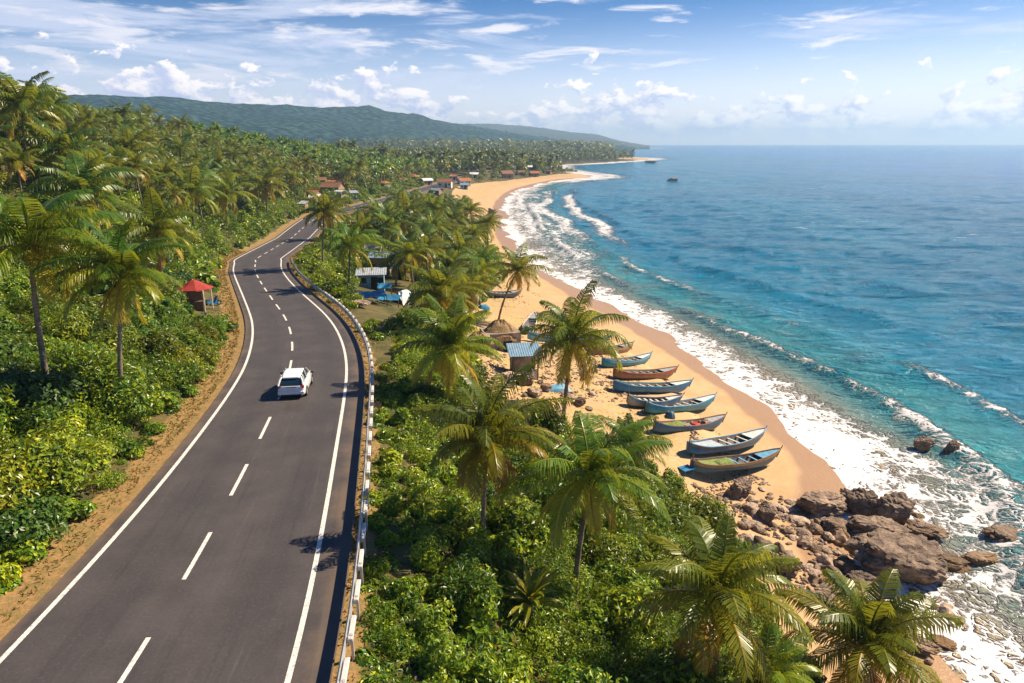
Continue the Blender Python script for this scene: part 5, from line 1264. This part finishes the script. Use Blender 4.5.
def build_pebbles():
    R = np.random.default_rng(78); A = np.column_stack([R.uniform(-4, 30, 30000), R.uniform(18, 75, 30000)]); st = site(A); u_, v_, d_ = proj(A[:, 0], A[:, 1], st['z']); sd = sandside(A)
    shore = (u_ > 690) & (u_ < 960) & (np.abs((v_ - 495) - (u_ - 720) * .70) < 46) & (sd > -1.5); huts = (u_ > 480) & (u_ < 640) & (v_ > 355) & (v_ < 425)
    A = A[(shore | (huts & (R.random(len(A)) < .35))) & (st['off'] < -.5) & (vnoise(A[:, 0], A[:, 1], 2.5, 17) > .42)][:2600]; st = site(A); n = len(A)
    g = (1 + 5 ** .5) / 2; I = unit(np.array([(-1, g, 0), (1, g, 0), (-1, -g, 0), (1, -g, 0), (0, -1, g), (0, 1, g), (0, -1, -g), (0, 1, -g), (g, 0, -1), (g, 0, 1), (-g, 0, -1), (-g, 0, 1)], float))
    F = np.array([(0, 11, 5), (0, 5, 1), (0, 1, 7), (0, 7, 10), (0, 10, 11), (1, 5, 9), (5, 11, 4), (11, 10, 2), (10, 7, 6), (7, 1, 8), (3, 9, 4), (3, 4, 2), (3, 2, 6), (3, 6, 8), (3, 8, 9), (4, 9, 5), (2, 4, 11), (6, 2, 10), (8, 6, 7), (9, 8, 1)])
    r = (.05 + .16 * R.random(n) ** 2.2)[:, None, None]; V = I[None] * r * R.uniform(.7, 1.25, (n, 12, 1)) * np.stack([R.uniform(.8, 1.4, n), R.uniform(.8, 1.3, n), R.uniform(.5, .8, n)], 1)[:, None] + np.column_stack([A, st['z'] + .02])[:, None]
    T = (F[None] + 12 * np.arange(n)[:, None, None]).reshape(-1, 3); tag(put('pebbles', mesh_np('pebbles', V.reshape(-1, 3), None, T), M_ROCKL), 'small pebbles strewn between the boulders and huts', 'pebbles', kind='stuff')
build_pebbles()

def build_litter():
    R = np.random.default_rng(91); V = []; T = []; tone = []
    A = np.column_stack([R.uniform(-5, 27, 9000), R.uniform(38, 150, 9000)]); st = site(A); sd = sandside(A); inl = -st['off']; w = vnoise(A[:, 0], A[:, 1], 6, 7)
    ok = (sd > .3) & (inl > 7) & (((np.abs(inl - 9.5 - 2 * (w - .5)) < .5) & (R.random(len(A)) < .8)) | ((inl > 13) & (w > .55))); A = A[ok][:1500]; st = site(A)
    P = np.column_stack([A, st['z'] + .03]); N = np.tile([0, 0, 1.0], (len(P), 1)); V, T, A2 = leaves(P, N, np.full(len(P), .26), R.uniform(0, 1, len(P)), R, .5, .1)
    tag(put('beach_litter', mesh_np('beach_litter', V, None, T, dict(tone=A2)), M_LITTER), 'dry weed, husks and leaf litter strewn along the upper beach', 'litter', kind='stuff')
M_LITTER = leaf_mat('leaf_litter', [(0, (.06, .035, .02)), (.6, (.17, .10, .05)), (1, (.32, .22, .12))], .05, .8, (.2, .12, .05))
build_litter()
# ------------------------------------------------------------------ huts, sheds, stall and the village
def tile_mat(name, col): return simple(name, col, .85, .2, .3, 3.5, dirt=tuple(c * .5 for c in col))
M_TERRA = tile_mat('terracotta_tiles', (.42, .17, .07)); M_BROWNR = tile_mat('brown_tiles', (.26, .13, .075)); M_TIN = simple('tin_sheet', (.46, .50, .54), .45, .5, .15, 4, metal=.3, dirt=(.30, .22, .16)); M_BLUER = simple('blue_roof_sheet', (.17, .29, .40), .5, .4, .18, 4, dirt=(.30, .36, .40)); M_WHITER = simple('white_roof_sheet', (.70, .70, .68), .6, .3, .1, 4); M_REDR = simple('red_roof_cloth', (.32, .04, .028), .6, .3, .12, 4)
M_LIME = simple('limewashed_wall', (.66, .62, .56), .9, .15, .12, 2.5, dirt=(.42, .36, .28)); M_MUD = simple('mud_wall', (.36, .24, .15), .9, .15, .2, 3); M_BLUEW = simple('blue_wall', (.20, .36, .46), .85, .2, .2, 3); M_DARKIN = simple('opening_shade', (.03, .025, .02), .9, .1); M_STONEW = simple('stone_wall', (.30, .24, .19), .9, .2, .35, 2.5, bump=.5)  # M_DARKIN: near-black colour painting the shade inside doorways and windows
def thatch():
    m, nt, out = mat('thatch'); O = nt.obj(); n = nt.noise(nt.scalev(O, (9, 9, 1.2)), 1.0, 6, .7); c = nt.mix(nt.step(n, .3, .7), (.17, .105, .05), (.42, .29, .15)); bsdf(nt, out, c, .95, .1, nt.bump(n, .8, .12)); return m
M_THATCH = thatch()
def corrugate(mb, P, m=0.03, n=14):
    """ridged sheet between 4 corners P0..P3 (eave a, eave b, ridge b, ridge a)"""
    P = np.asarray(P, float); nr = unit(np.cross(P[1] - P[0], P[3] - P[0])); rows = []
    for t in (0, 1):
        a, b = (P[0], P[1]) if t == 0 else (P[3], P[2]); rows.append([a + (b - a) * k / (2 * n) + nr * (m if k % 2 else 0) for k in range(2 * n + 1)])
    V = np.array(rows[0] + rows[1]); V2 = V - nr * .03; q = 2 * n + 1; F = []
    for k in range(2 * n): F += [(k, k + 1, q + k + 1, q + k), (2 * q + k, 3 * q + k, 3 * q + k + 1, 2 * q + k + 1)]
    mb.add(np.concatenate([V, V2]), F)
def house(base, w, d, h, rh, roof, wall, label, rz=0.0, kind='gable', over=.35, name='house', cat='house', group=None, detail=True):
    root = thing(name, label, cat, (base[0], base[1], base[2] - .15), rz, group)
    mb = MB(); x, y = w / 2, d / 2
    mb.box((0, 0, h / 2 - .15), (w, d, h + .3))
    if kind == 'gable': mb.add([(-x, -y, h), (-x, y, h), (-x, 0, h + rh), (x, -y, h), (x, y, h), (x, 0, h + rh)], [(0, 1, 2), (3, 5, 4), (0, 2, 5, 3), (1, 4, 5, 2)])
    mb.build('wall', wall, root)
    mb = MB(); e = over; lift = .05
    if kind == 'gable':
        sl = rh / y; za = h - e * sl + lift
        corrugate(mb, [(-x - e, -y - e, za), (x + e, -y - e, za), (x + e, 0, h + rh + lift), (-x - e, 0, h + rh + lift)]); corrugate(mb, [(x + e, y + e, za), (-x - e, y + e, za), (-x - e, 0, h + rh + lift), (x + e, 0, h + rh + lift)])
        mb.box((0, 0, h + rh + .08), (w + 2 * e, .22, .08))
    elif kind == 'hip':
        k = min(x, y) * .9; z0 = h + .02; V = [(-x - e, -y - e, z0), (x + e, -y - e, z0), (x + e, y + e, z0), (-x - e, y + e, z0), (-x + k, 0, h + rh), (x - k, 0, h + rh)]
        corrugate(mb, [V[0], V[1], V[5], V[4]]); corrugate(mb, [V[2], V[3], V[4], V[5]]); corrugate(mb, [V[1], V[2], V[5], V[5]], n=8); corrugate(mb, [V[3], V[0], V[4], V[4]], n=8)
        mb.box((0, 0, h + rh), (w - 2 * k + .2, .2, .12))
    elif kind == 'mono': corrugate(mb, [(-x - e, -y - e, h + .05), (x + e, -y - e, h + .05), (x + e, y + e, h + rh), (-x - e, y + e, h + rh)]); mb.box((0, y - .06, h + rh * .4), (w, .08, rh * .8))
    elif kind == 'vault':
        n = 10; prof = [((-y - e) * math.cos(math.pi * i / n), h + rh * math.sin(math.pi * i / n)) for i in range(n + 1)]
        mb.loft([[(sx * (x + e), a, b) for a, b in prof] + [(sx * (x + e), a * .95, b - .08) for a, b in reversed(prof)] for sx in (-1, 1)])
    mb.build('roof', roof, root)
    if detail:
        mb = MB(); mb.box((w * .12, -y - .012, .98), (.85, .05, 1.96)); mb.build('door', M_DARKIN, root)  # dark panel, the unlit inside put into its colour
        for fx in (-.30, .36):
            if w > 3: mb = MB(); mb.box((w * fx, -y - .012, 1.45), (.8, .05, .75)); wd = mb.build('window', M_DARKIN, root); mb = MB(); mb.box((w * fx, -y - .03, 1.03), (.95, .12, .07)); mb.build('sill', M_LIME, wd)  # window panes are dark panels painted as unlit inside
    return root
def house_px(px, py, wpx, *a, dk=.8, hk=.42, **k):
    b = at(px, py); w = wpx * depth_of(b) / FPX; h = max(2.3, min(3.2, w * hk)); return house(b, w, w * dk, h, max(.8, w * .22), *a, **k)
# camp below the guardrail bend
b = at(372, 288); house(b, 3.4, 2.8, 2.2, .45, M_TIN, M_BLUEW, 'small shed with a pale tin roof and whitish blue front, at the guardrail bend', .15, 'mono', name='shed', cat='shed')
b = at(383, 273); house(b, 3.2, 3.2, 3.0, .5, M_BLUER, M_MUD, 'taller brown shed with a grey-blue roof behind the tin-roofed shed', -.1, 'gable', name='shed', cat='shed')
b = at(399, 279); house(b, 2.2, 2.2, 2.0, .5, M_WHITER, M_MUD, 'tiny lean-to with a whitish roof right of the taller brown shed', .2, 'mono', name='shed', cat='shed')
b = at(373, 257); house(b, 3.0, 2.6, 2.0, .6, M_TIN, M_MUD, 'low hut with a rusty tin roof among palms behind the sheds', .1, 'gable', name='hut', cat='hut')
def tarp_shelter(px, py, w, d, h, m, label, rz=0.0, sag=.25):
    b = at(px, py); root = thing('tarp_shelter', label, 'shelter', tuple(b), rz); n = 8; V = []; F = []
    for j in range(n + 1):
        for i in range(n + 1):
            x, y = (i / n - .5) * w, (j / n - .5) * d; V.append((x, y, h * (.72 + .28 * j / n) - sag * math.sin(math.pi * i / n) * math.sin(math.pi * j / n) + .05 * math.sin(i * 2.3 + j)))
    for j in range(n):
        for i in range(n): q = j * (n + 1) + i; F.append((q, q + 1, q + n + 2, q + n + 1))
    k = len(V); V2 = [(x, y, z - .03) for x, y, z in V]; F += [tuple(reversed([a + k for a in f])) for f in F]
    mb = MB(); mb.add(V + V2, F); mb.build('tarpaulin', m, root, True)
    for sx in (-1, 1):
        for sy in (-1, 1): mb = MB(); mb.tube([(sx * w * .49, sy * d * .49, -.3), (sx * w * .485, sy * d * .485, h * (.72 if sy < 0 else 1.0))], .05, 6); mb.build('pole', M_WOOD, root)
tarp_shelter(373, 303, 3.0, 1.8, 1.2, M_TARPB, 'bright blue tarpaulin shelter nearest the guardrail', .35)
tarp_shelter(390, 305, 2.6, 1.7, 1.1, M_TARPB, 'blue tarpaulin shelter next to the pale tent', -.1)
tarp_shelter(385, 296, 1.8, 1.3, 1.6, M_TARPB, 'small blue awning in front of the tin-roofed shed', .1)
def tent(px, py, w, d, h, m, label, rz):
    b = at(px, py); root = thing('tent', label, 'tent', tuple(b), rz); x, y = w / 2, d / 2; mb = MB()
    mb.sheet([(-x, -y, .02), (x, -y, .02), (x * .9, 0, h), (-x * .9, 0, h)], .03).sheet([(x, y, .02), (-x, y, .02), (-x * .9, 0, h), (x * .9, 0, h)], .03); mb.build('canvas', m, root)
    for sx in (-1, 1): mb = MB(); mb.tube([(sx * x * .88, 0, -.2), (sx * x * .88, 0, h + .15)], .045, 6); mb.build('pole', M_WOOD, root)
tent(404, 303, 2.2, 2.2, 1.7, M_WHITER, 'pale ridge tent beside the blue shelters', .9)
# thatched hut and blue roofed hut by the boulders
def thatched(px, py, w, d, h, rh, label, rz):
    b = at(px, py); root = thing('thatched_hut', label, 'hut', tuple(b - [0, 0, .1]), rz); x, y = w / 2, d / 2
    mb = MB(); mb.box((0, 0, h / 2 - .1), (w * .8, d * .8, h + .2)); mb.build('wall', M_STONEW, root)
    mb = MB(); n = 28; rings = []
    for k in range(7):
        t = k / 6; r = 1 - t * .94; R = np.random.default_rng(40 + k)
        rings.append([(math.copysign(abs(math.cos(a)) ** .7, math.cos(a)) * (x * r + (x - y) * .55 * t * (t > .2)) * (1 + .05 * R.normal()), math.copysign(abs(math.sin(a)) ** .7, math.sin(a)) * y * r * (1 + .05 * R.normal()), h * .62 + rh * t ** .85 + .05 * R.normal()) for a in np.arange(n) * 6.2832 / n])
    mb.loft(rings); mb.build('roof', M_THATCH, root)
    mb = MB(); mb.box((w * .1, -d * .4 - .02, .75), (.9, .06, 1.5)); mb.build('door', M_DARKIN, root)  # doorway shade painted as a dark panel
thatched(500, 347, 4.6, 3.6, 1.9, 1.8, 'low hut with a ragged brown thatched roof just above the boulders', .25)
thatched(478, 350, 3.0, 2.6, 1.4, 1.1, 'smaller thatched lean-to left of the low ragged hut', .1)
def blue_hut():
    b = at(524, 375); root = thing('beach_hut', 'small open hut with a flat blue roof among the boulders', 'hut', tuple(b), .12); w, d, h = 2.4, 2.2, 2.3
    for sx in (-1, 1):
        for sy in (-1, 1): mb = MB(); mb.tube([(sx * w * .46, sy * d * .46, -.3), (sx * w * .46, sy * d * .46, h + (.12 if sy > 0 else -.1))], .06, 6); mb.build('post', M_WOOD, root)
    mb = MB(); corrugate(mb, [(-w * .62, -d * .62, h - .12), (w * .62, -d * .62, h - .12), (w * .62, d * .62, h + .32), (-w * .62, d * .62, h + .32)]); mb.build('roof', M_BLUER, root)
    mb = MB(); mb.box((-w * .44, 0, .8), (.05, d * .8, 1.9)).box((0, d * .44, .8), (w * .8, .05, 1.9)); mb.build('wall', M_STONEW, root)
    mb = MB(); mb.box((w * .16, -d * .45, .35), (w * .62, .06, 1.0)); mb.build('counter', M_LIME, root)
blue_hut()
# roadside stall with a red roof, and the scooter beside it
def stall():
    b = at(197, 308); root = thing('roadside_stall', 'open stall with a peaked red roof in the bushes beside the road', 'stall', tuple(b), .1); w = 3.6; h = 2.0
    for sx in (-1, 1):
        for sy in (-1, 1): mb = MB(); mb.tube([(sx * 1.15, sy * 1.15, -.3), (sx * 1.15, sy * 1.15, h)], .06, 6); mb.build('post', M_LIME, root)
    n = 8; rings = []
    for r, z in ((1.0, h - .08), (1.0, h + .03), (.55, h + .40), (.16, h + .82), (.03, h + .86)): rings.append([(1.75 * r * math.cos(a), 1.6 * r * math.sin(a), z) for a in np.arange(n) * 6.2832 / n + .39])
    mb = MB(); mb.loft(rings); mb.build('roof', M_REDR, root)
    mb = MB(); mb.box((.2, -1.0, .45), (1.7, .5, .95)); mb.build('counter', M_WOOD, root)
    mb = MB(); mb.box((-.4, .9, .95), (1.6, .06, 1.9)); mb.build('back_panel', M_MUD, root)
stall()
def scooter():
    b = at(214, 306); root = thing('scooter', 'parked scooter beside the red roofed stall', 'scooter', tuple(b), -.6)
    for y in (-.6, .6):
        mb = MB(); mb.tube([(-.05, y, .26), (.05, y, .26)], .26, 14); w = mb.build('wheel', M_TYRE, root); mb = MB(); mb.tube([(-.06, y, .26), (.06, y, .26)], .13, 10); mb.build('rim', M_ALLOY, w)
    mb = MB(); mb.loft([[(-.16, -.8, .42), (.16, -.8, .42), (.14, -.8, .62), (-.14, -.8, .62)], [(-.2, -.45, .34), (.2, -.45, .34), (.17, -.45, .70), (-.17, -.45, .70)], [(-.17, .0, .22), (.17, .0, .22), (.17, .0, .32), (-.17, .0, .32)], [(-.2, .32, .26), (.2, .32, .26), (.2, .38, .95), (-.2, .38, .95)]]); mb.build('body', M_BLUE, root)
    mb = MB(); mb.box((0, -.42, .75), (.30, .72, .10), bev=.03); mb.build('seat', M_BLACK, root)
    mb = MB(); mb.tube([(0, .58, .3), (0, .40, 1.0)], .03, 6).tube([(-.34, .36, 1.03), (.34, .36, 1.03)], .022, 6); mb.build('handlebar', M_BLACK, root)
scooter()
RV = random.Random(3)
for px, py, w, rf, wl, lab, kd in VILLAGE: house_px(px, py, w * .86, globals()[rf], globals()[wl], lab, rz=RV.uniform(-.7, .7), kind=kd, dk=.75, over=.45)
# a lone figure-sized dinghy on the far beach and drift debris are left to the sand itself
boat_px(489, 211, 494, 213, 'tiny dark boat alone at the wash of the far beach', M_NAVY, M_BROWN, M_BROWN, M_GREYB, wide=1.0, post=False)

# ------------------------------------------------------------------ mountains behind the bay
def build_hill_mat(name, a, b):
    m, nt, out = mat(name); P = nt.pos(); n = nt.noise(P, .012, 6, .65); v = nt.vor(P, .055, 'F1'); c = nt.mix(nt.step(n, .35, .65), a, b); c = nt.mix(nt.step(v, .2, .7), c, tuple(x * .55 for x in a)); bsdf(nt, out, c, .95, .1, nt.bump(nt.math('MULTIPLY', v, -1), 1.0, 9)); return m
M_MTN = build_hill_mat('forested_mountain', (.016, .055, .050), (.042, .095, .072)); M_MTN2 = build_hill_mat('far_mountain', (.07, .09, .04), (.10, .11, .05))  # near forest green is tinted blue, some of the haze painted into its colour
def mountain(name, pts, m, front, back, rough):
    """pts: skyline px,py and range in metres; the slope comes down over `front` of the range towards the viewer"""
    W = []
    for px, py, dist in pts: d = ray(px, py); k = dist / math.hypot(d[0], d[1]); W.append((d[0] * k, d[1] * k, CAMZ + d[2] * k))
    W = catmull(W, 18.0); nu, nv = len(W), 64; v = np.linspace(-1, 1, nv); V = np.empty((nv, nu, 3)); C = W[:, :2]; D = -unit(C)
    for j, vv in enumerate(v):
        reach = front if vv < 0 else back; P = C + D * (-vv * reach)[..., None] if np.ndim(vv) else C + D * (-vv * reach); a = abs(vv); prof = (1 - a) ** 1.05 * (1 + .55 * a)
        n1 = vnoise(P[:, 0], P[:, 1], 420, 5, 5) - .5; gul = np.abs(vnoise(P[:, 0] * 1.6, P[:, 1] * .5, 260, 9, 4) - .5) * 2
        H = (W[:, 2] + 8) * prof * (1 + rough * (n1 - gul * .55 + .25) * min(1, a * 5)) + (vnoise(P[:, 0], P[:, 1], 22, 15, 2) - .5) * 9 * (1 - a)
        V[j, :, 0] = P[:, 0]; V[j, :, 1] = P[:, 1]; V[j, :, 2] = H - 8
    i = np.arange(nu - 1)[None] + nu * np.arange(nv - 1)[:, None]; q = np.stack([i, i + 1, i + nu + 1, i + nu], -1).reshape(-1, 4)
    tag(put(name, mesh_np(name, V.reshape(-1, 3), q, smooth=True), m), kind='structure')
mountain('mountain', [(-200, 112, 1720), (-60, 108, 1760), (60, 101, 1800), (100, 97, 1850), (150, 99, 1890), (220, 103, 1930), (300, 107, 1970), (345, 108, 2010), (390, 113, 2090), (440, 121, 2170), (490, 129, 2250), (540, 137, 2330), (590, 143, 2420), (635, 147.5, 2500)], M_MTN, 820, 700, .55)
mountain('far_mountain', [(380, 128, 4300), (440, 125, 4300), (490, 124, 4300), (530, 126.5, 4300), (570, 132, 4300), (598, 135, 4300), (620, 141, 4300), (650, 146, 4300)], M_MTN2, 1500, 800, .3)

# ------------------------------------------------------------------ sea haze
def build_haze():
    m = bpy.data.materials.new('haze'); m.use_nodes = True; nt = NT(m.node_tree); nt.n.clear(); out = nt.add('ShaderNodeOutputMaterial')
    v = nt.add('ShaderNodeVolumePrincipled'); v.inputs['Color'].default_value = (.44, .70, 1.0, 1); v.inputs['Density'].default_value = HAZE; v.inputs['Anisotropy'].default_value = .3
    nt.l.new(v.outputs[0], out.inputs['Volume'])
    mb = MB(); mb.box((0, 3500, 66), (14600, 7600, 156)); o = mb.build('haze', m); tag(o, 'thin blue sea haze filling the air over the bay', 'haze', kind='stuff')
HAZE = 0.00022
build_haze()
